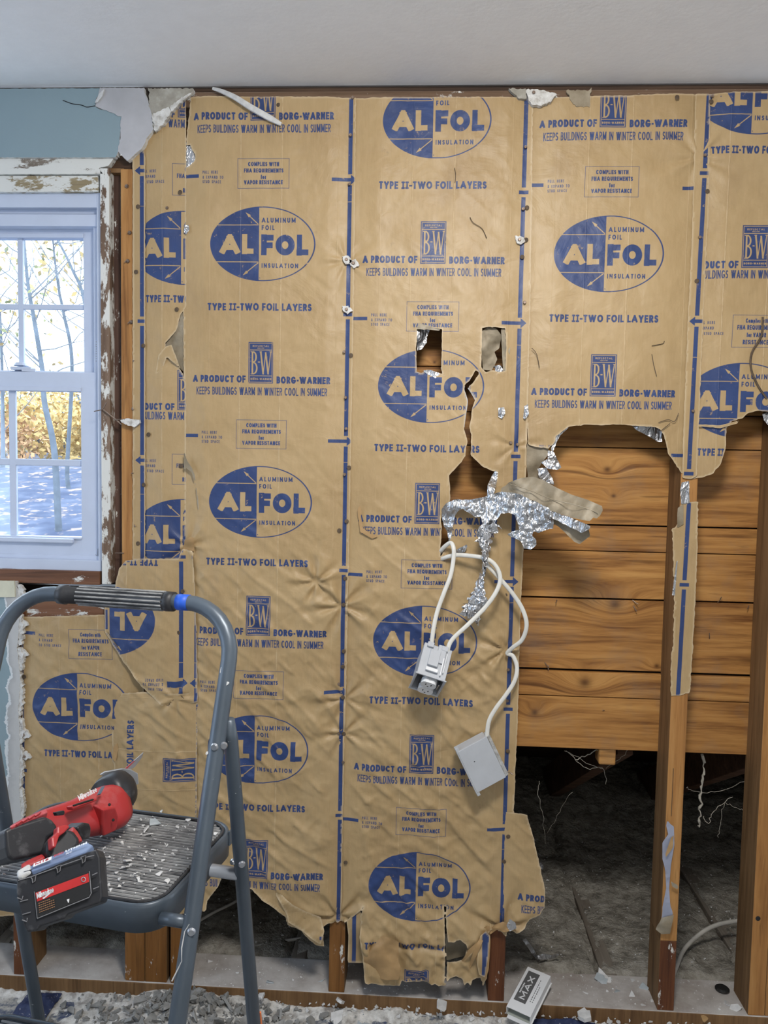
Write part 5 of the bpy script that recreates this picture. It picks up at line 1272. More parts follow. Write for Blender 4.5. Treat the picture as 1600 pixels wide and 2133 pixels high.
# twigs, cables and cobwebs in the eave space
cable('cable', [P(u, v, y) for u, v, y in ((1400, 2035, .13), (1408, 2018, .14), (1430, 1972, .22), (1480, 1932, .26), (1542, 1917, .28), (1600, 1912, .30))], 'cable_old', .0048, 1.3, label='grey-white cable curving over the insulation at the right stud', cat='cable')
cable('cable', [P(u, v, y) for u, v, y in ((370, 1986, .13), (420, 1990, .15), (480, 1985, .16), (530, 1972, .17), (580, 1962, .19), (640, 1953, .22), (700, 1946, .26))], 'cable_old', .0035, 1.3, label='lower white cable lying on insulation behind the ladder legs', cat='cable')
cable('cable', [P(u, v, y) for u, v, y in ((395, 1930, .16), (418, 1916, .18), (450, 1898, .22), (490, 1878, .28), (530, 1850, .36), (580, 1820, .5))], 'cable_old', .0035, 1.3, label='upper white cable rising into the dark behind the ladder legs', cat='cable')
cable('cable', [P(u, v, y) for u, v, y in ((-40, 1958, .22), (60, 1954, .24), (160, 1954, .25), (262, 1955, .26), (330, 1962, .26))], 'cable_old', .003, 1.3, label='straight white cable in the dark under the step tray', cat='cable')
cob = plain('cobweb', (.50, .47, .40), .9)
def web(lines, label):
    root = empty('cobweb', tuple(lines[0][0]), label, 'cobweb'); r0 = np.array(root.location); mb = MB()
    for ln in lines:
        r_ = (ln[-1] if not hasattr(ln[-1], '__len__') else .0008)*.55; q = [x for x in ln if hasattr(x, '__len__')]
        mb.tube([p-r0+rng.normal(size=3)*.0015 for p in spline(q, 6)], r_, 4)
    mb.build('strand', cob, root); return root
def clump(lines_pts, rad, label):
    root = empty('cobweb', tuple(lines_pts[0]), label, 'cobweb'); r0 = np.array(root.location); p = [q-r0+rng.normal(size=3)*.0015 for q in spline(lines_pts, 7)]
    o = MB().tube(p, [rad*rng.uniform(.35, 1.2) for _ in p], 6).build('strand', cob, root); return root
web([(P(1180, 1565, .1), P(1220, 1600, .12), P(1255, 1600, .14), P(1262, 1635, .15), .0012), (P(1198, 1582, .11), P(1225, 1572, .12), P(1250, 1562, .10), .0022), (P(1262, 1600, .14), P(1290, 1580, .12), P(1310, 1563, .1)), (P(1255, 1602, .14), P(1230, 1592, .12), P(1175, 1562, .1))], 'cobweb with a pale twig below the boards left of the bare stud')
clump([P(1463, 1572, .12), P(1466, 1600, .13), P(1462, 1640, .14), P(1458, 1680, .15), P(1455, 1722, .16)], .0036, 'thick dusty cobweb rope hanging right of the bare stud')
web([(P(1428, 1638, .10), P(1450, 1650, .14), P(1500, 1648, .16), P(1552, 1628, .1), .0012), (P(1510, 1672, .14), P(1530, 1680, .12), P(1552, 1690, .1)), (P(1508, 1672, .16), P(1500, 1720, .16), P(1496, 1744, .16)), (P(1465, 1700, .15), P(1476, 1716, .15), P(1486, 1690, .15), P(1525, 1660, .12), .0016)], 'fine cobweb strands against the right stud')
web([(P(1122, 1627, .12), P(1122, 1660, .14), P(1132, 1705, .2), P(1138, 1760, .3), .0012), (P(1142, 1735, .26), P(1165, 1690, .2), P(1190, 1650, .15))], 'long cobweb thread beside the bulging scrap')

# paint-coated foil strip down the bare stud
ps = empty('paint_strip', tuple(P(1400, 1800, -.002)), 'blue-grey peeling strip with a torn paper end on the bare stud', 'strip')
PS = np.array(ps.location)
bl = plain('blue_grey_film', (.36, .39, .50), .5, .2, .2, 40, .2)
for nm, pl_, mt, c in (('film', [(1390, 1708), (1396, 1716), (1404, 1722), (1405, 1760), (1398, 1800), (1394, 1850), (1396, 1880), (1402, 1905), (1392, 1912), (1378, 1914), (1380, 1890), (1388, 1850), (1386, 1815), (1380, 1790), (1380, 1755), (1392, 1738), (1388, 1720)], bl, [(1395, 1720, -.010), (1390, 1800, -.006), (1385, 1905, -.016)]),
                        ('paper_end', [(1366, 1935), (1378, 1912), (1392, 1908), (1404, 1906), (1400, 1925), (1396, 1945), (1378, 1946), (1366, 1936)], M['greypaper'], [(1385, 1925, -.020), (1368, 1936, -.006)]),
                        ('paper_bit', [(1386, 1780), (1398, 1745), (1404, 1740), (1402, 1765), (1388, 1785)], M['tanpaper'], [(1395, 1760, -.014)]),
                        ('paper_bit', [(1398, 1836), (1412, 1844), (1413, 1850), (1410, 1852), (1400, 1846)], M['greypaper'], [(1405, 1845, -.014)])):
    o = patch(nm, pl_, c, mt, .002, 50, step=3); o.parent = ps; o.matrix_parent_inverse = Matrix.Translation(-ps.location)
MB().box(X(1398, 1700), X(1399, 1700), -.0008, .001, Z(1700, 1398), Z(1600, 1398)).build('stud_crack', M['dimple'], wall)

# ================================================================== DEBRIS
def shard(mb, c, s, nrm_=None, th=.3, r=rng, k=None):
    k = k or r.integers(4, 8); nn_ = norm(nrm_ if nrm_ is not None else r.normal(size=3)*.35+np.array([0, -.2, 1]))
    a = norm(np.cross(nn_, r.normal(size=3))); b = np.cross(nn_, a)
    ang = np.sort(r.uniform(0, 2*math.pi, k)); rr = s*r.uniform(.55, 1.15, k)
    mb.prism([c+a*math.cos(q)*w+b*math.sin(q)*w for q, w in zip(ang, rr)], nn_, -s*th)
    return mb
def lit_chip(u, v, size, z, mat, label=None, group=None, tilt=None, th=.22, name='plaster_chip', Y=None, r=None):
    p = P(u, v, Y) if Y is not None else PZ(u, v, z)
    mb = shard(MB(), np.array([0, 0, size*th*.6]), size, tilt, th, r or rng, 7)
    o = mb.build(name, M[mat], None, label=label, cat='plaster chip', group=group); o.location = p; return o
G = 'plaster chips on the dusty bottom plate'
LB = 'small white plaster chip on the dusty bottom plate'
for u, v, s in ((441, 2003, .011), (470, 2018, .005), (494, 2027, .006), (632, 2012, .005), (600, 2016, .004), (610, 2042, .004), (628, 2036, .005), (735, 2047, .005), (760, 2060, .003), (850, 2053, .005), (830, 2060, .003), (950, 2032, .003), (1189, 2033, .004), (1275, 2040, .006), (1318, 2042, .007), (1435, 2044, .004), (1360, 2085, .006), (1265, 2066, .005), (1220, 2068, .007), (1340, 2094, .006), (1500, 2103, .006)):
    lit_chip(u, v, s, ZP, 'chip', LB, G)
lit_chip(667, 2043, .020, ZP, 'chip_blue', 'round blue-grey painted chip leaning on the plate at the varnished stud', tilt=(.1, -.5, .8))
lit_chip(563, 2045, .011, ZP, 'chip_blue', 'narrow painted chip on the plate right of the ladder leg')
lit_chip(1250, 2044, .030, ZP, 'chip', 'large white-edged grey chip on the plate between the carton and the bare stud', tilt=(0, -.5, .8), th=.12)
lit_chip(1253, 2042, .019, ZP+.004, 'chip_blue', 'blue-grey paint face of the large chip near the carton', tilt=(0, -.5, .8), th=.10)
lit_chip(1288, 2066, .012, ZP, 'chip_blue', 'grey triangular chip left of the bare stud foot')
lit_chip(1316, 2075, .014, ZP, 'chip', 'pale jagged chip beside the bare stud foot, lower of two', tilt=(0, -.6, .7))
lit_chip(1340, 2060, .016, ZP, 'chip_blue', 'grey chip standing against the bare stud foot', tilt=(-.3, -.8, .4))
lit_chip(1516, 2090, .012, ZP, 'chip', 'white chip left of the right stud foot, upper of two')
lit_chip(1530, 2104, .017, ZP, 'chip', 'broad crumbly chip at the right stud foot')
lit_chip(922, 2095, .017, .012, 'chip', 'tall white chip standing on the floor below the second sheet', tilt=(.5, -.8, .2), th=.2, Y=-.035)
lit_chip(546, 2075, .013, .03, 'chip', 'white lump on the plate edge right of the ladder leg', Y=-.02, th=.5)
lit_chip(708, 2084, .013, .03, 'chip', 'white crumbly lump under the varnished stud', Y=-.02, th=.5)
lit_chip(1215, 2118, .022, .012, 'chip', 'crumbly plaster lump on the floor right of the carton', Y=-.035, th=.45)
lit_chip(702, 2118, .022, .008, 'chip', 'flat grey-white disc of plaster on the floor below the varnished stud', tilt=(0, -.3, 1), Y=-.06, th=.12)
lit_chip(1465, 2122, .014, .02, 'tanpaper', 'tan paper scrap on the plate edge near the right stud', Y=-.012, th=.2, name='paper_scrap')
MB().disc((X(1505, 2052, .085), .085, ZP+.006), .018, (0, 0, 1), .004, 14).build('dark_knot_scrap', M['slot'], None, label='black oval scrap on the plate behind the right bay', cat='scrap')

# floor: dusty boards under a plastic drop cloth, with rubble
ff = NT('dusty_floor'); co = ff.coord()
n1_ = ff.noise(co, 9, 6, .65); n2_ = ff.noise(co, 70, 5, .7)
k_ = ff.math('ADD', ff.math('MULTIPLY', n1_, .6), ff.math('MULTIPLY', n2_, .4))
c_f = ff.ramp(k_, [(.40, (.06, .08, .16)), (.46, (.16, .18, .22)), (.52, (.42, .41, .38)), (.62, (.62, .61, .58))])
ff.bump(k_, .5, .01); M['floor'] = ff.set(c_f, .8)
MB().box(-2.3, 1.7, -3.4, -.004, -.05, 0).build('floor', M['floor'], kind='structure')
r5 = np.random.default_rng(55); mbw, mbg, mbb = MB(), MB(), MB()
for k in range(1500):
    x = r5.uniform(-.75, .95); y = -r5.uniform(.004, .34)**1.0
    s = .0018+.009*r5.random()**4
    shard((mbw if r5.random() < .75 else mbb), np.array([x, y, r5.uniform(0, .006)+.004*(y > -.03)]), s, None, .4, r5, 5)
for k in range(900):
    x = r5.normal(-.55, .16); y = -r5.uniform(.01, .30)
    hgt = .05*math.exp(-((x+.55)/.16)**2-((y+.10)/.12)**2)
    shard(mbg, np.array([x, y, hgt*r5.uniform(.85, 1.15)+.008]), .004+.017*r5.random()**2.2, r5.normal(size=3)*.5+np.array([0, -.1, 1]), .35, r5)
mbw.build('floor_debris', M['chip'], None, label='white plaster crumbs strewn along the floor below the plate', cat='debris', kind='stuff')
mbb.build('floor_debris', M['chip_blue'], None, label='blue-grey paint flakes strewn among the white crumbs on the floor', cat='debris', kind='stuff')
mbg.build('rubble_pile', speck_mat('grey_rubble', (.25, .25, .24), (.14, .14, .13), (.36, .36, .35), 30, .9, .6), None, label='grey plaster rubble heaped under the ladder', cat='rubble', kind='stuff')
mbp = MB()
for k in range(420):
    x = r5.uniform(-.62, .98); y = r5.uniform(.0, .12); shard(mbp, np.array([x, y, ZP+.0006]), .0010+.0022*r5.random()**2, None, .5, r5, 5)
for k in range(260):
    x = r5.uniform(-.62, 1.0); shard(mbp, np.array([x, -r5.uniform(.004, .012), r5.uniform(.0, .022)]), .003+.005*r5.random()**2, None, .6, r5, 5)
mbp.build('plate_crumbs', M['chip'], None, label='fine white crumbs along the bottom plate', cat='crumbs', kind='stuff')
# heap of dust against the plate
gx, gy = np.meshgrid(np.linspace(-1.2, 1.1, 460), np.linspace(-.42, -.004, 60), indexing='ij')
gz = .004+.014*sstep(-.06, -.004, gy)*(.6+fbm(gx*9, gy*9))+.008*fbm(gx*13, gy*13)+.0035*fbm(gx*60, gy*60)+.045*np.exp(-((gx+.55)/.17)**2-((gy+.10)/.12)**2)-.006
I = np.arange(gx.size).reshape(gx.shape)
link_mesh('dust_layer', np.stack([gx.ravel(), gy.ravel(), gz.ravel()], 1), np.stack([I[:-1, :-1].ravel(), I[1:, :-1].ravel(), I[1:, 1:].ravel(), I[:-1, 1:].ravel()], 1), M['dust'], None, True, label='crusted white dust over the floor in front of the plate', cat='dust', kind='stuff')
for nm, (u0, u1, v0, v1), lbl in (('drop_cloth', (395, 470, 2085, 2140), 'dusty blue drop cloth right of the front ladder leg'), ('drop_cloth', (20, 130, 2060, 2110), 'dark blue drop cloth corner behind the rear left ladder leg'), ('drop_cloth', (1100, 1240, 2122, 2150), 'dark blue cloth fold at the floor right of the carton')):
    a, b = PZ(u0, v1, .02), PZ(u1, v0, .02)
    gx, gy = np.meshgrid(np.linspace(a[0], b[0], 26), np.linspace(a[1], b[1], 26), indexing='ij')
    I = np.arange(gx.size).reshape(gx.shape); tx = np.linspace(0, 1, 26)
    em = np.minimum(np.minimum(tx, 1-tx)[:, None], np.minimum(tx, 1-tx)[None])*4
    gz = .008+.016*np.clip(em, 0, 1)+.008*fbm(gx*25, gy*25)
    link_mesh(nm, np.stack([gx.ravel(), gy.ravel(), gz.ravel()], 1), np.stack([I[:-1, :-1].ravel(), I[1:, :-1].ravel(), I[1:, 1:].ravel(), I[:-1, 1:].ravel()], 1), speck_mat('blue_cloth', (.022, .035, .10), (.012, .02, .06), (.05, .07, .15), 30, .7, .3, 0, .5, (.45, .45, .45), 90, .62), None, True, label=lbl, cat='cloth')
# foil litter on the insulation
for pl_, lb_ in (([(1088, 1958), (1096, 1954), (1104, 1966), (1112, 1976), (1118, 1990), (1128, 1998), (1122, 2002), (1110, 1990), (1100, 1974)], 'crumpled foil strip on the insulation right of the red-brown stud'),
                 ([(1118, 1990), (1135, 1986), (1150, 1990), (1166, 1984), (1162, 1994), (1140, 1998), (1124, 2000)], 'small foil curl on the insulation near the foil strip'),
                 ([(1118, 1800), (1126, 1796), (1133, 1804), (1131, 1812), (1122, 1808)], 'pale foil corner poking out behind the bulging scrap')):
    patch('foil_litter', pl_, [(pl_[0][0], pl_[0][1], .13), (pl_[4][0], pl_[4][1], .15)], M['foil_dull'], .012, 70, step=3, label=lb_, cat='foil')
mbf = MB()
for k in range(1400):
    x = r5.uniform(-.9, 1.05); y = r5.uniform(.14, .8); shard(mbf, np.array([x, y, .052+.02*r5.random()]), .0012+.003*r5.random()**3, None, .5, r5, 4)
mbf.build('insulation_flecks', M['chip'], None, label='pale flecks scattered over the grey eave insulation', cat='debris', kind='stuff')

# ------------------------------------------------------------------ lettering as thin raised strokes
def text_mesh(mb, txt, o, ex, ey, h, width=None, w=.2, track=.14, n=None, lift=.0003):
    """text standing on baseline o, cap height h, along ex, up ey; n = outward normal"""
    lay, tot = layout(txt, w, track); kx = (width/tot) if width else h
    n = n if n is not None else np.cross(ex, ey)
    def q(x, y): return o+ex*x+ey*y+n*lift
    for gx, gw, st in lay:
        for pl_ in st:
            pts = [((gx+w/2+px*max(gw-w, 0))*kx, (w/2+py*(1-w))*h) for px, py in pl_]
            for (ax, ay), (bx, by) in zip(pts, pts[1:]):
                L = math.hypot(bx-ax, by-ay)
                if L < 1e-9: continue
                ux, uy = (bx-ax)/L*w*h*.5, (by-ay)/L*w*h*.5
                e = 1.0 if len(pts) == 2 else .35
                mb.add([q(ax-ux*e-uy, ay-uy*e+ux), q(ax-ux*e+uy, ay-uy*e-ux), q(bx+ux*e+uy, by+uy*e-ux), q(bx+ux*e-uy, by+uy*e+ux)], [(0, 1, 2, 3)])
    return mb

# small carton leaning on the plate
ct = empty('carton', tuple(P(1088, 2060, -.03)), 'small white and grey open carton printed MAX, leaning on the plate', 'box'); CT = np.array(ct.location)
c_bl, c_br, c_tl = PZ(1055.4, 2096.6, .068)-CT, PZ(1104.3, 2118.7, .066)-CT, P(1073, 2005.5, .082)-CT
ex = norm(c_br-c_bl); ey = norm((c_tl-c_bl)-ex*((c_tl-c_bl)@ex)); en = np.cross(ex, ey)
if en[2] < 0: en = -en
CW, CH, CDp = np.linalg.norm(c_br-c_bl), np.linalg.norm(c_tl-c_bl), .021
cm_ = plain('white_card', (.74, .75, .76), .55, 0, .05, 40, .05); cin = plain('card_inside', (.36, .38, .33), .8, 0, .1, 40, .1)
fo = c_bl                                    # bottom-left of front panel (facing the viewer)
for nm, c, hx_, hy_, hn_ in (('front_panel', (CW/2, CH/2, 0), CW/2, CH/2, .0006), ('back_panel', (CW/2+.004, CH/2-.004, -CDp), CW/2, CH/2+.006, .0006), ('side_panel', (0, CH/2, -CDp/2), .0006, CH/2, CDp/2), ('side_panel', (CW, CH/2, -CDp/2), .0006, CH/2, CDp/2), ('top_flap', (CW/2, CH, -CDp/2), CW/2, .0006, CDp/2)):
    MB().obox(fo+ex*c[0]+ey*c[1]+en*c[2], (ex, ey, en), (hx_, hy_, hn_)).build(nm, [cm_][0], ct)
MB().obox(fo+ex*CW/2+ey*CH*.5-en*(CDp-.0012), (ex, ey, en), (CW/2-.001, CH*.5, .0003)).build('inner_lining', cin, ct)
lab = MB().obox(fo+ex*CW*.36+ey*CH*.56+en*.0008, (ex, ey, en), (CW*.25, CH*.36, .0002)).build('label_panel', plain('dark_grey_print', (.10, .10, .10), .6), ct)
o_ = fo+ex*CW*.50+ey*CH*.26+en*.0012
text_mesh(MB(), 'MAX', o_, ey, -ex, CW*.24, CH*.56, .22, .10, en).build('lettering', cm_, ct)
sb = MB()
for k in range(7): sb.obox(fo+ex*CW*.20+ey*CH*(.40+.035*k)+en*.0012, (ex, ey, en), (CW*.028, CH*.012, .0002))
sb.build('small_print', cm_, ct)
tl_ = MB()
for k in range(2):
    for j in range(11-3*k): tl_.obox(fo+ex*CW*(.74+.09*k)+ey*CH*(.30+.05*j)+en*.0008, (ex, ey, en), (CW*.018, CH*.018*(.6+.4*((j*7) % 3)/2), .0002))
tl_.build('small_print', plain('grey_print2', (.2, .2, .2), .7), ct)

# ================================================================== STEP LADDER
blue_tube = plain('slate_blue_enamel', (.105, .135, .175), .32, .25, .04, 90, .10)
def paint_spots(nm, base, rough, metal):
    t = NT(nm); co = t.coord()
    n = t.noise(co, 70, 4, .6); f = t.math('MULTIPLY', t.math('SUBTRACT', n, .715), 40, clamp=True)
    n2 = t.noise(co, 6, 3); f2 = t.math('MULTIPLY', f, t.math('MULTIPLY', t.math('SUBTRACT', n2, .42), 8, clamp=True))
    b_ = t.ramp(t.noise(co, 12, 4), [(.3, tuple(x*.85 for x in base)), (.7, tuple(x*1.15 for x in base))])
    c = t.mix(f2, b_, (.75, .78, .78, 1)); return t.set(c, rough, metal)
M['tube'] = paint_spots('slate_enamel_with_paint_spots', (.085, .108, .135), .36, .2)
th = math.radians(10); LR = np.array([math.cos(th), -math.sin(th), 0]); LB_ = np.array([math.sin(th), math.cos(th), 0]); LZ = np.array([0, 0, 1.])
LA = P(477, 1375, -.75)                       # top of the straight right front leg
dn = -LB_*.1541-LZ*.4443; dn /= np.linalg.norm(dn); upv = -dn
lad = empty('step_ladder', (float(LA[0]-.2), float(LA[1]-.1), 0), 'slate blue folding step ladder with ribbed black treads and a hand loop', 'ladder'); L0 = np.array(lad.location)
WD = .392; RB = .080
def leg_pt(side, s): return LA-LR*(WD if side else 0)+dn*s-L0
sfoot = (LA[2]-.012)/abs(dn[2])
pts = [leg_pt(0, sfoot), leg_pt(0, .5), leg_pt(0, 0)]
for a in np.linspace(0, math.pi/2, 9)[1:]: pts.append(LA-L0-LR*RB*(1-math.cos(a))+upv*RB*math.sin(a))
for a in np.linspace(math.pi/2, 0, 9)[:-1]: pts.append(LA-L0-LR*(WD-RB*(1-math.cos(a)))+upv*RB*math.sin(a))
pts += [leg_pt(1, 0), leg_pt(1, .5), leg_pt(1, sfoot)]
MB().tube(pts, .0118, 20).build('hand_loop_frame', M['tube'], lad, True)
top0 = LA-L0+upv*RB
def rub():
    t = NT('dusty_ribbed_rubber'); co = t.coord()
    n = t.noise(t.mapping(co, (10, 40, 40)), 2.0, 6, .7); f = t.math('MULTIPLY', t.math('SUBTRACT', n, .33), 2.6, clamp=True)
    c = t.mix(f, (.07, .07, .072, 1), (.46, .46, .45, 1)); return t.set(c, .6)
M['rib_rubber'] = rub()
M['rubber'] = speck_mat('black_rubber', (.022, .023, .026), (.012, .012, .014), (.06, .06, .065), 20, .5, .2)
# grip with lengthwise ribs
g0, g1 = top0-LR*.102, top0-LR*.300
MB().tube([g1, g1+LR*.012, g1+LR*.014, g0-LR*.014, g0-LR*.012, g0], [.0150, .0155, .0138, .0138, .0155, .0150], 20).build('grip', M['rubber'], lad, True)
mb = MB(); fwv = np.cross(LR, upv)
for k in range(14):
    a = 2*math.pi*k/14; o_ = upv*math.cos(a)*.0142+fwv*math.sin(a)*.0142
    mb.tube([g1+LR*.036+o_, g0-LR*.016+o_], .0017, 6)
mb.build('grip_ribs', M['rib_rubber'], lad)
tb = top0-LR*.083
MB().tube([tb-LR*.013, tb+LR*.006], .0123, 20).build('tape_band', plain('bright_blue_tape', (.02, .11, .62), .5), lad, True, label='bright blue tape band')
# rear legs
def solve_t(Ap, px, A_, B_):
    d = P(*px, 0)-CAM; s_ = np.linalg.solve(np.array([A_, B_, -d]).T, CAM-Ap); return s_
piv = LA+dn*.098+LR*.010+LB_*.014
s_ = solve_t(piv, (529, 2133), LB_, LZ); rdir = norm(LB_*s_[0]+LZ*s_[1])
for sd, off in ((0, 0.0), (1, -WD-.02)):
    p0 = piv+LR*off; q = p0+rdir*((p0[2]-.012)/abs(rdir[2]))
    rl = MB().tube([p0-rdir*.012-L0, p0+rdir*.02-L0, q-L0], [.0075, .0102, .0102], 16, flat=1.05).build('rear_leg', M['tube'], lad, True)
    MB().tube([q-rdir*.03-L0, q+rdir*.006-L0], .0125, 14).build('rubber_foot', M['rubber'], rl)
for sd in (0, 1):
    f = leg_pt(sd, sfoot); MB().tube([f-dn*.03, f+dn*.006], .0145, 14).build('rubber_foot', M['rubber'], lad)
rv = plain('steel_rivet', (.45, .47, .50), .3, .8)
for p_, n_ in ((LA+dn*.118+LR*.012-LB_*.004, LR), (LA+dn*.118+LR*.002-LB_*.012, -LB_)):
    MB().disc(p_-L0, .0058, n_*.5-LB_, .003, 14).build('rivet', rv, lad)
def tread(zt, b0, b1, r0, r1, name):
    """rounded steel tray with a ribbed mat; b0..b1 along LB_, r0..r1 along LR, relative to LA"""
    rad = .045; cx, cy = (r0+r1)/2, (b0+b1)/2; hx, hy = (r1-r0)/2, (b1-b0)/2
    def outline(ins, n=8):
        o = []
        for sx, sy, a0 in ((1, 1, 0), (-1, 1, 90), (-1, -1, 180), (1, -1, 270)):
            for a in np.linspace(a0, a0+90, n): o.append((cx+sx*(hx-rad)+math.cos(math.radians(a))*(rad-ins), cy+sy*(hy-rad)+math.sin(math.radians(a))*(rad-ins)))
        return o
    base = np.array([LA[0], LA[1], 0])-np.array([L0[0], L0[1], 0])
    W3 = lambda p, z: base+LR*p[0]+LB_*p[1]+LZ*z
    v, f = [], []; prof = [(.0, zt-.040), (-.001, zt-.006), (.001, zt-.001), (.004, zt+.0), (.0065, zt-.002), (.008, zt-.0045)]
    rings = [[W3(p, z) for p in outline(i)] for i, z in prof]; n = len(rings[0])
    for r_ in rings: v += r_
    for k in range(len(rings)-1):
        for j in range(n): f.append((k*n+j, k*n+(j+1) % n, (k+1)*n+(j+1) % n, (k+1)*n+j))
    f.append(tuple((len(rings)-1)*n+j for j in range(n)))
    k0 = len(v); v += [W3(p, zt-.040) for p in outline(.002)]+[W3(p, zt-.008) for p in outline(.003)]
    for j in range(n): f.append((k0+j, k0+n+j, k0+n+(j+1) % n, k0+(j+1) % n)); f.append((j, k0+j, k0+(j+1) % n, (j+1) % n))
    tr_o = link_mesh(name, v, f, M['tube'], lad, False)
    for pgn in tr_o.data.polygons: pgn.use_smooth = len(pgn.vertices) == 4
    mb = MB(); ol = np.array(outline(.012)); sp_b = .0078; nb_ = int((2*hy-.024)/sp_b)
    for k in range(nb_+1):
        y_ = b0+.012+(k+.5)*(2*hy-.024)/(nb_+1)
        xs_ = []
        for a, c in zip(ol, np.roll(ol, -1, 0)):
            if (a[1] > y_) != (c[1] > y_): xs_.append(a[0]+(c[0]-a[0])*(y_-a[1])/(c[1]-a[1]))
        if len(xs_) < 2: continue
        xa, xc = min(xs_)+.002, max(xs_)-.002; q0, q1 = W3((xa, y_), zt-.0035), W3((xc, y_), zt-.0035)
        m_ = 14; mb.tube([q0+(q1-q0)*i/m_+LZ*rng.normal()*.0001 for i in range(m_+1)], .0022, 6)
    bm_ = mb.build('ribbed_mat', M['rib_rubber'], tr_o)
    v = [W3(p, zt-.0046) for p in outline(.0075)]; link_mesh('mat_base', v, [tuple(range(len(v)))], M['slot'], tr_o)
    rimv = [W3(p, zt-.0012) for p in outline(.0095)]; MB().tube(rimv+[rimv[0]], .0022, 6).build('mat_border', M['rubber'], tr_o)
    return tr_o
TZ = .777
tr1 = tread(TZ, -.130, .128, -.386, -.040, 'tread')
tr2 = tread(.50, -.25, -.029, -.390, -.018, 'tread')
# brackets, pins and cross tubes
mb = MB()
for zt, bb in ((TZ, -.108),):
    c = LA+dn*((LA[2]-(zt-.022))/abs(dn[2])); mb.tube([c-LR*.045-L0, c-LR*.004-L0], .0085, 12)
mb.build('pivot_pin', M['tube'], lad, True)
c = LA+dn*((LA[2]-(TZ-.026))/abs(dn[2])); MB().disc(c+LR*.006-LB_*.0105-L0, .0058, LR*.35-LB_, .003, 14).build('rivet', rv, lad)
rr = piv+rdir*((piv[2]-(TZ-.006))/abs(rdir[2])); MB().disc(rr+LR*.006-LB_*.009-L0, .0055, LR*.5-LB_, .003, 14).build('rivet', rv, lad)
MB().disc(rr-LR*.010-LB_*.006-L0, .005, -LB_-LR*.4, .003, 12).build('rivet', rv, lad)
q2 = piv+rdir*((piv[2]-(TZ-.030))/abs(rdir[2])); MB().tube([q2-LR*.42-L0, q2-L0], .0095, 14).build('cross_tube', plain('bare_steel_tube', (.42, .45, .50), .35, .6), lad, True)
side = MB()
for rr_ in (-.040+.001,):
    a_ = np.array([LA[0], LA[1], 0])+LR*rr_+LB_*.10+LZ*(TZ-.010); side.obox((a_+LB_*.012-L0), (LR, LB_, LZ), (.0016, .022, .012))
side.build('side_bracket', M['tube'], lad, bevel=.001)
# paint drips on the legs
def on_leg(s, off=-.0055, w=.004, l=.02):
    p = LA+dn*s+LR*off-LB_*.0108-L0; n_ = 12; v = [p+LR*math.cos(a)*w*.5*rng.uniform(.7, 1.15)+dn*math.sin(a)*l*.5*rng.uniform(.8, 1.1) for a in np.linspace(0, 2*math.pi, n_, endpoint=False)]; MB().prism(v, LB_, .002).build('paint_drip', M['chip'], lad)
for s, off, w, l in ((.012, -.003, .009, .014), (.030, .004, .011, .007), (.112, -.002, .005, .024), (.128, -.009, .004, .004), (.245, .001, .010, .004), (.335, -.002, .009, .003)): on_leg(s, off, w, l)
MB().tube([LA+dn*x-LB_*.0118+LR*o_-L0 for x, o_ in ((.345, .002), (.355, -.003), (.375, -.004), (.390, -.001), (.40, -.005), (.415, -.011))], .0009, 5).build('paint_run', M['chip'], lad)
of = piv+rdir*((piv[2]-.10)/abs(rdir[2]))
s2_ = solve_t(piv, (537, 2120), LB_, LZ)
ol_ = piv+LB_*s2_[0]+LZ*s2_[1]
MB().obox(ol_-L0+LR*.004-LB_*.0090, (LR, rdir, LB_), (.007, .022, .0025)).build('orange_paint', plain('orange_paint', (.75, .20, .06), .5), lad, bevel=.002, label='orange paint smear')

# plaster crumbs and chips on the tread
mbc = MB()
for k in range(330):
    x = LR*r5.uniform(-.355, -.055)+LB_*r5.uniform(-.115, .115); shard(mbc, np.array([LA[0], LA[1], 0])+x+LZ*(TZ+.0002), .0008+.0034*r5.random()**2.4, None, .45, r5, 5)
mbc.build('tread_crumbs', M['chip'], None, label='white plaster crumbs sprinkled over the ladder tread', cat='crumbs', kind='stuff')
lit_chip(322, 1713, .013, TZ+.001, 'chip_blue', 'largest blue-grey chip on the ladder tread', tilt=(.05, -.15, 1), th=.12)
for u, v, s in ((303, 1728, .008), (312, 1737, .007), (392, 1707, .005), (370, 1722, .004), (336, 1690, .004), (268, 1792, .008), (262, 1806, .006), (285, 1821, .006), (292, 1829, .005), (331, 1819, .006), (348, 1835, .005), (248, 1846, .003), (322, 1803, .004), (222, 1799, .005), (305, 1775, .003)):
    lit_chip(u, v, s, TZ+.001, 'chip', 'small white plaster chip on the ladder tread', 'plaster chips on the ladder tread')

# ================================================================== RECIPROCATING SAW
saw = empty('reciprocating_saw', tuple(P(130, 1740, -.78)), 'red and black cordless reciprocating saw lying on the ladder tread', 'power tool'); SW = np.array(saw.location)
def dusty_plastic(nm, base, dust, amt, sc_=26):
    t = NT(nm); co = t.coord(); n = t.noise(co, sc_, 6, .68); f = t.math('MULTIPLY', t.math('SUBTRACT', n, .56), amt, clamp=True)
    c = t.mix(f, C4(base), C4(dust)); t.bump(t.noise(co, 240, 3), .1, .001); return t.set(c, .42)
M['red'] = dusty_plastic('dusty_red_plastic', (.43, .030, .032), (.52, .22, .22), 2.6, 14)
M['redlight'] = dusty_plastic('dusted_red_plastic', (.50, .08, .09), (.55, .32, .33), 4, 18)
M['blk'] = dusty_plastic('dusty_black_rubber', (.020, .021, .025), (.22, .22, .23), 3.0, 20)
M['steel'] = plain('brushed_steel', (.50, .51, .53), .32, .7, .05, 90, .08)
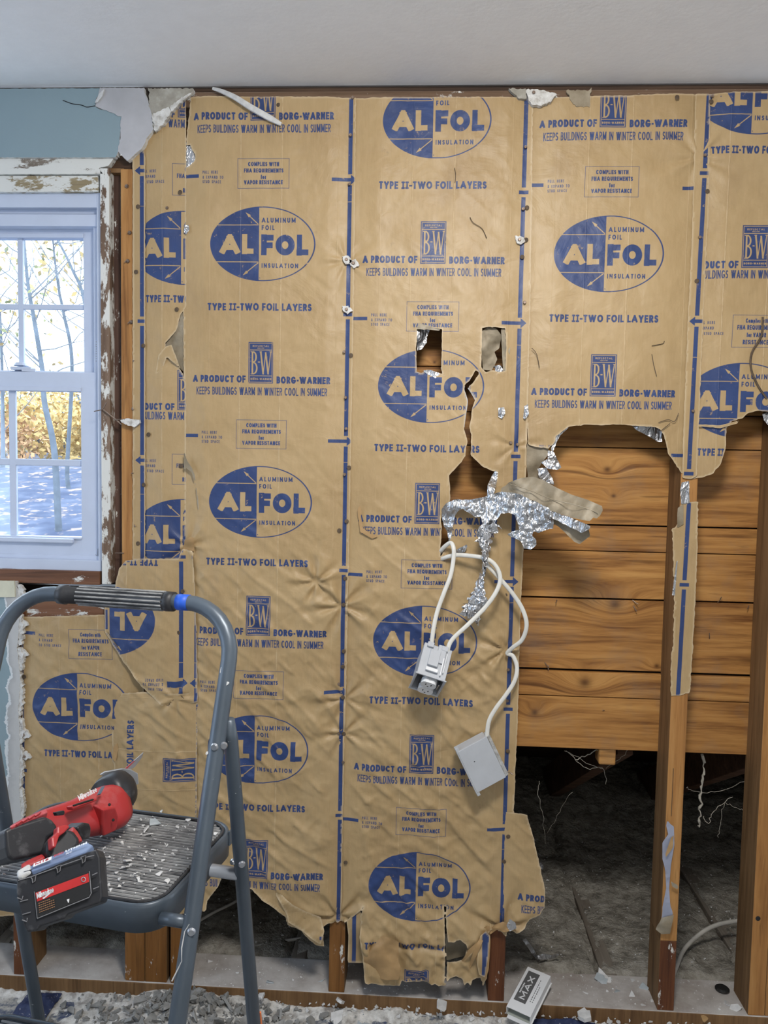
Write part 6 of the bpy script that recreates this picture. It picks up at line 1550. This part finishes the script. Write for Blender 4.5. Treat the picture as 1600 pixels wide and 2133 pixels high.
def loft(name, st, mat, par, dvec, bscale=.85, expo=.62, n=28, cap=True):
    d = norm(dvec); v = []
    for u, vv_, Y, hpx in st:
        c = P(u, vv_, Y)-SW; h = hpx*(Y+CAM_D)/F_PX; view = norm(P(u, vv_, Y)-CAM)
        w = norm(np.cross(d, view)); nn_ = norm(np.cross(w, d))
        for a in np.linspace(0, 2*math.pi, n, endpoint=False):
            ca, sa = math.cos(a), math.sin(a)
            v.append(c+w*h*math.copysign(abs(ca)**expo, ca)+nn_*h*bscale*math.copysign(abs(sa)**expo, sa))
    k = len(st); f = [(i*n+j, i*n+(j+1) % n, (i+1)*n+(j+1) % n, (i+1)*n+j) for i in range(k-1) for j in range(n)]
    if cap: f += [tuple(range(n))[::-1], tuple((k-1)*n+j for j in range(n))]
    return link_mesh(name, v, f, mat, par, True)
def solid(name, pts, th_, mat, par, bevel=.004, seg=3, org=None, **kw):
    org = SW if org is None else org
    q = [P(*p)-org for p in pts]; nrm_ = np.zeros(3); c = sum(q)/len(q)
    for a, b in zip(q, q[1:]+q[:1]): nrm_ += np.cross(a-c, b-c)
    nrm_ = norm(nrm_); vd = norm(c+org-CAM)
    if nrm_@vd < 0: nrm_ = -nrm_
    q = [p-nrm_*((p-c)@nrm_) for p in q]
    o = MB().prism(q, nrm_, th_).build(name, mat, par, False, bevel, seg, **kw)
    return o
ax = P(250, 1672, -.62)-P(40, 1750, -.84)
loft('motor_body', [(22, 1738, -.860, 12), (34, 1737, -.850, 22), (60, 1731, -.828, 30), (96, 1720, -.797, 35), (130, 1712, -.768, 38), (160, 1705, -.742, 41), (190, 1695, -.712, 46), (215, 1688, -.688, 50), (234, 1682, -.668, 47), (246, 1677, -.655, 40)], M['red'], saw, ax, .85, .66)
loft('nose_boot', [(218, 1664, -.668, 40), (226, 1659, -.660, 44), (238, 1652, -.645, 46), (248, 1648, -.632, 44), (256, 1647, -.622, 38), (259, 1646, -.618, 26)], M['blk'], saw, ax, .95, .9)
sh_ = solid('shoe', [(208, 1614, -.612), (218, 1607, -.606), (255, 1601, -.592), (273, 1603, -.585), (287, 1611, -.578), (289, 1632, -.578), (272, 1643, -.588), (262, 1640, -.592), (266.6, 1630, -.588), (278.5, 1622, -.583), (270, 1616.5, -.586), (261, 1617, -.590), (255, 1622, -.594), (230, 1622, -.603)], .004, M['steel'], saw, .001, 2)
bl_ = solid('blade', [(256, 1602, -.585), (302, 1567, -.535), (296, 1578, -.540), (277, 1598, -.560), (274, 1604, -.575), (262, 1608, -.585)], .0013, M['steel'], saw, .0003, 1)
solid('blade_paint', [(257, 1601.5, -.5858), (279, 1585, -.5622), (288, 1584, -.553), (276, 1597, -.5608), (272, 1603, -.5755)], .0004, M['redlight'], saw, .0001, 1)
solid('side_ridge', [(150, 1680, -.792), (202, 1662, -.742), (205, 1668, -.742), (170, 1680, -.774), (152, 1688, -.790)], .012, M['red'], saw, .003, 2)
solid('cooling_slot', [(153, 1676, -.797), (195, 1663, -.757), (196, 1666, -.757), (156, 1678, -.797)], .003, M['slot'], saw, .0004, 1)
solid('button', [(116, 1692, -.836), (134, 1688, -.82), (137, 1692, -.82), (132, 1698, -.822), (120, 1699, -.835)], .006, M['blk'], saw, .001, 2)
solid('gear_housing', [(214, 1686, -.742), (240, 1680, -.716), (248, 1700, -.706), (246, 1724, -.704), (240, 1732, -.708), (216, 1743, -.730), (213, 1720, -.738)], .035, M['red'], saw, .005, 3)
for u, v in ((228, 1676), (236, 1708)): MB().disc(P(u, v, -.742 if v < 1690 else -.722)-SW, .0022, norm(CAM-P(u, v, -.7)), .0006, 10).build('screw_hole', M['slot'], saw)
rear = solid('rear_grip', [(9, 1729, -.905), (20, 1723, -.898), (60, 1710, -.880), (96, 1699, -.862), (110, 1708, -.857), (121, 1722, -.856), (116, 1736, -.862), (101, 1746, -.872), (93, 1778, -.886), (26, 1793, -.915), (18, 1784, -.918), (12, 1765, -.914)], .050, M['blk'], saw, .009, 4)
solid('vent_band', [(21, 1722, -.899), (60, 1701, -.872), (96, 1684, -.845), (100, 1692, -.850), (60, 1707, -.878), (24, 1724, -.900)], .010, M['redlight'], saw, .002, 2)
for k in range(4):
    u = 32+k*13; v = 1717-k*6.0
    solid('vent_slot', [(u, v, -.8955+k*.009), (u+12, v-8, -.887+k*.009), (u+15, v-8.5, -.887+k*.009), (u+3, v+.5, -.8955+k*.009)], .002, M['red'], saw, .0003, 1)
solid('hand_grip', [(94, 1778, -.900), (99, 1750, -.892), (112, 1736, -.882), (130, 1728, -.872), (144, 1724, -.866), (156, 1732, -.862), (166, 1750, -.862), (164, 1764, -.872), (140, 1782, -.890), (110, 1796, -.905)], .040, M['blk'], saw, .009, 4)
solid('grip_accent', [(121, 1720, -.885), (140, 1716, -.873), (146, 1722, -.872), (135, 1734, -.884), (124, 1741, -.891), (117, 1765, -.905), (110, 1765, -.908), (108, 1743, -.900), (119, 1734, -.890)], .012, M['red'], saw, .002, 2)
solid('trigger', [(162, 1723, -.842), (176, 1713, -.826), (188, 1714, -.815), (193, 1722, -.812), (190, 1738, -.816), (187, 1748, -.820), (173, 1750, -.835), (168, 1738, -.842)], .024, M['blk'], saw, .005, 3)
solid('grip_rim', [(150, 1722, -.850), (164, 1730, -.846), (172, 1744, -.848), (171, 1754, -.852), (167, 1754, -.858), (164, 1742, -.858), (154, 1730, -.860)], .015, M['red'], saw, .002, 2)
lg = norm(P(205, 1645, -.70)-P(160, 1668, -.74)); vw = norm(CAM-P(180, 1655, -.73)); lu = norm(np.cross(vw, lg))
if lu[2] < 0: lu = -lu
text_mesh(MB(), 'Milwaukee', P(166, 1668, -.776)-SW, lg, lu, .0085, .034, .15, .16, vw, .001).build('lettering', M['outlet'], saw)
solid('name_plate', [(203, 1655, -.742), (212, 1638, -.722), (219, 1637, -.716), (211, 1653, -.735)], .003, plain('grey_label', (.10, .13, .18), .5), saw, .0003, 1)
# battery pack
bt = solid('battery', [(36, 1826, -.940), (50, 1815, -.936), (190, 1772, -.918), (200, 1768, -.916), (208, 1785, -.918), (213, 1868, -.940), (209, 1880, -.943), (185, 1888, -.948), (140, 1905, -.955), (136, 1913, -.957), (82, 1930, -.966), (78, 1938, -.967), (56, 1942, -.970), (47, 1925, -.968), (34, 1860, -.950)], .034, M['blk'], saw, .006, 3)
q = [(36, 1826, -.940), (200, 1768, -.916), (56, 1942, -.970)]
f0, f1, f2 = [P(*p)-SW for p in q]; bx = norm(f1-f0); by = norm((f0-f2)-bx*((f0-f2)@bx)); bn = np.cross(bx, by)
if bn@(CAM-SW-f0) < 0: bn = -bn
def fp(u, v, lift=.0004):
    """point of the battery's face under photo pixel (u, v)"""
    d = P(u, v)-CAM; o_ = f0+bn*lift; t_ = ((o_+SW-CAM)@bn)/(d@bn); return CAM+d*t_-SW
def face_poly(name, px, mat, th_=.0012, lift=.0012, par=None, **kw):
    return MB().prism([fp(u, v, lift) for u, v in px], -bn, th_).build(name, mat, par or bt, **kw)
# the pack sits a little proud of the fitted plane because of the flattening, so lift markings clear of it
LF = .0030
face_poly('rating_label', [(72, 1857), (184, 1817), (188, 1860), (185, 1867), (78, 1911)], M['slot'], .003, LF)
face_poly('red_band', [(73.5, 1860), (184, 1819), (185.5, 1837), (77.5, 1878)], plain('label_red', (.55, .03, .03), .4), .003, LF+.0004)
e_a, e_b = fp(78, 1873, LF+.0008), fp(115, 1858.5, LF+.0008)
text_mesh(MB(), 'Milwaukee', e_a+norm(fp(76, 1862, LF)-fp(78, 1873, LF))*.0006, norm(e_b-e_a), by, .0068, np.linalg.norm(e_b-e_a)*.93, .15, .14, bn, .0003).build('lettering', M['outlet'], bt)
face_poly('bolt_mark', [(88, 1871), (113, 1854), (104, 1862), (91, 1872.5)], M['outlet'], .0004, LF+.0009)
mb = MB()
for r_ in range(5):
    for k in range(8 if r_ else 6): mb.prism([fp(80+k*4.2+r_*.4, 1881+r_*4.6-k*1.55, LF+.0003+.0004), fp(83+k*4.2+r_*.4, 1880+r_*4.6-k*1.55, LF+.0007), fp(83.2+k*4.2+r_*.4, 1881.6+r_*4.6-k*1.55, LF+.0007), fp(80.2+k*4.2+r_*.4, 1882.6+r_*4.6-k*1.55, LF+.0007)], -bn, .0003)
mb.build('small_print', plain('tan_print', (.34, .17, .08), .6), bt)
face_poly('white_triangle', [(139, 1874), (144.5, 1872), (143.5, 1880), (142, 1880.5)], M['outlet'], .0006, LF+.0006)
MB().tube([fp(174+6*math.cos(a)*.7, 1832+4.6*math.sin(a), LF+.001) for a in np.linspace(0, 2*math.pi, 16)], .0006, 5).build('round_mark', M['steel'], bt)
ridge_m = plain('dusty_ridge', (.20, .20, .21), .7)
rg = MB()
for ln in ([(38, 1834), (66, 1826), (120, 1806), (178, 1786), (196, 1782)], [(78, 1913), (186, 1869), (190, 1861), (186, 1815)], [(72, 1857), (78, 1913)], [(36, 1870), (46, 1874), (48, 1866)], [(42, 1878), (58, 1874)], [(47, 1905), (64, 1900)], [(46, 1916), (56, 1920), (57, 1912)], [(192, 1823), (203, 1818)], [(194, 1852), (206, 1847)]):
    rg.tube([fp(u, v, LF-.0006) for u, v in ln], .0007, 5)
rg.build('moulded_ridge', ridge_m, bt)
nt = MB()
for u, v in ((69, 1830), (121, 1809), (173, 1789)): nt.prism([fp(u-5, v-3, LF), fp(u+6, v-7, LF), fp(u+4, v+5, LF), fp(u-1, v+9, LF), fp(u-2, v+1, LF)], -bn, .002)
nt.build('latch_notch', M['slot'], bt)
rg = MB()
for u, v in ((69, 1830), (121, 1809), (173, 1789)): rg.tube([fp(u-5, v-3, LF), fp(u-2, v+1, LF), fp(u-1, v+9, LF), fp(u+4, v+5, LF), fp(u+6, v-7, LF), fp(u-5, v-3, LF)], .0006, 5)
rg.build('latch_rim', ridge_m, bt)
# sloping top of the pack with its blue label
tq = [(62, 1806, -.928), (70, 1800, -.922), (180, 1752, -.893), (194, 1762, -.905), (178, 1774, -.918), (66, 1815, -.939)]
tp = solid('top_label', tq, .012, plain('blue_grey_label', (.16, .22, .36), .45), saw, .0012, 2)
solid('top_corner', [(33, 1812, -.934), (62, 1798, -.922), (66, 1814, -.938), (44, 1824, -.944), (36, 1828, -.944)], .014, M['chip'], saw, .003, 3)
t0 = P(70, 1808, -.936)-SW; t1 = P(176, 1765, -.914)-SW; tx = norm(t1-t0); tu = norm(P(68, 1800, -.923)-P(68, 1812, -.936)); tn = norm(np.cross(tx, tu)); tn = tn if tn@(CAM-SW-t0) > 0 else -tn
tu = norm(np.cross(tn, tx)); tu = tu if tu[2] > 0 else -tu
wf_ = M['outlet']; rd_ = plain('label_red2', (.5, .04, .05), .5)
MB().obox(t0+tx*.011+tu*.0035+tn*.0016, (tx, tu, tn), (.011, .0038, .0003)).build('white_plate', wf_, saw)
text_mesh(MB(), 'M18', t0+tx*.002+tu*.0012+tn*.0019, tx, tu, .0048, .017, .24, .12, tn, .0003).build('lettering', rd_, saw)
text_mesh(MB(), 'RED', t0+tx*.025+tu*.0030+tn*.0016, tx, tu, .0050, .012, .24, .12, tn, .0003).build('lettering', rd_, saw)
text_mesh(MB(), 'LITHIUM', t0+tx*.039+tu*.0034+tn*.0016, tx, tu, .0050, .027, .24, .12, tn, .0003).build('lettering', wf_, saw)
text_mesh(MB(), 'XC', t0+tx*.040-tu*.0030+tn*.0016, tx, tu, .0040, .008, .24, .12, tn, .0003).build('lettering', wf_, saw)
solid('battery_side', [(196, 1764, -.900), (206, 1772, -.890), (212, 1800, -.895), (214, 1850, -.905), (210, 1862, -.925), (206, 1785, -.915)], .030, M['blk'], saw, .003, 2)
solid('battery_shoe', [(42, 1800, -.915), (60, 1788, -.905), (88, 1776, -.893), (96, 1786, -.900), (66, 1800, -.915), (46, 1808, -.922)], .020, M['red'], saw, .003, 2)
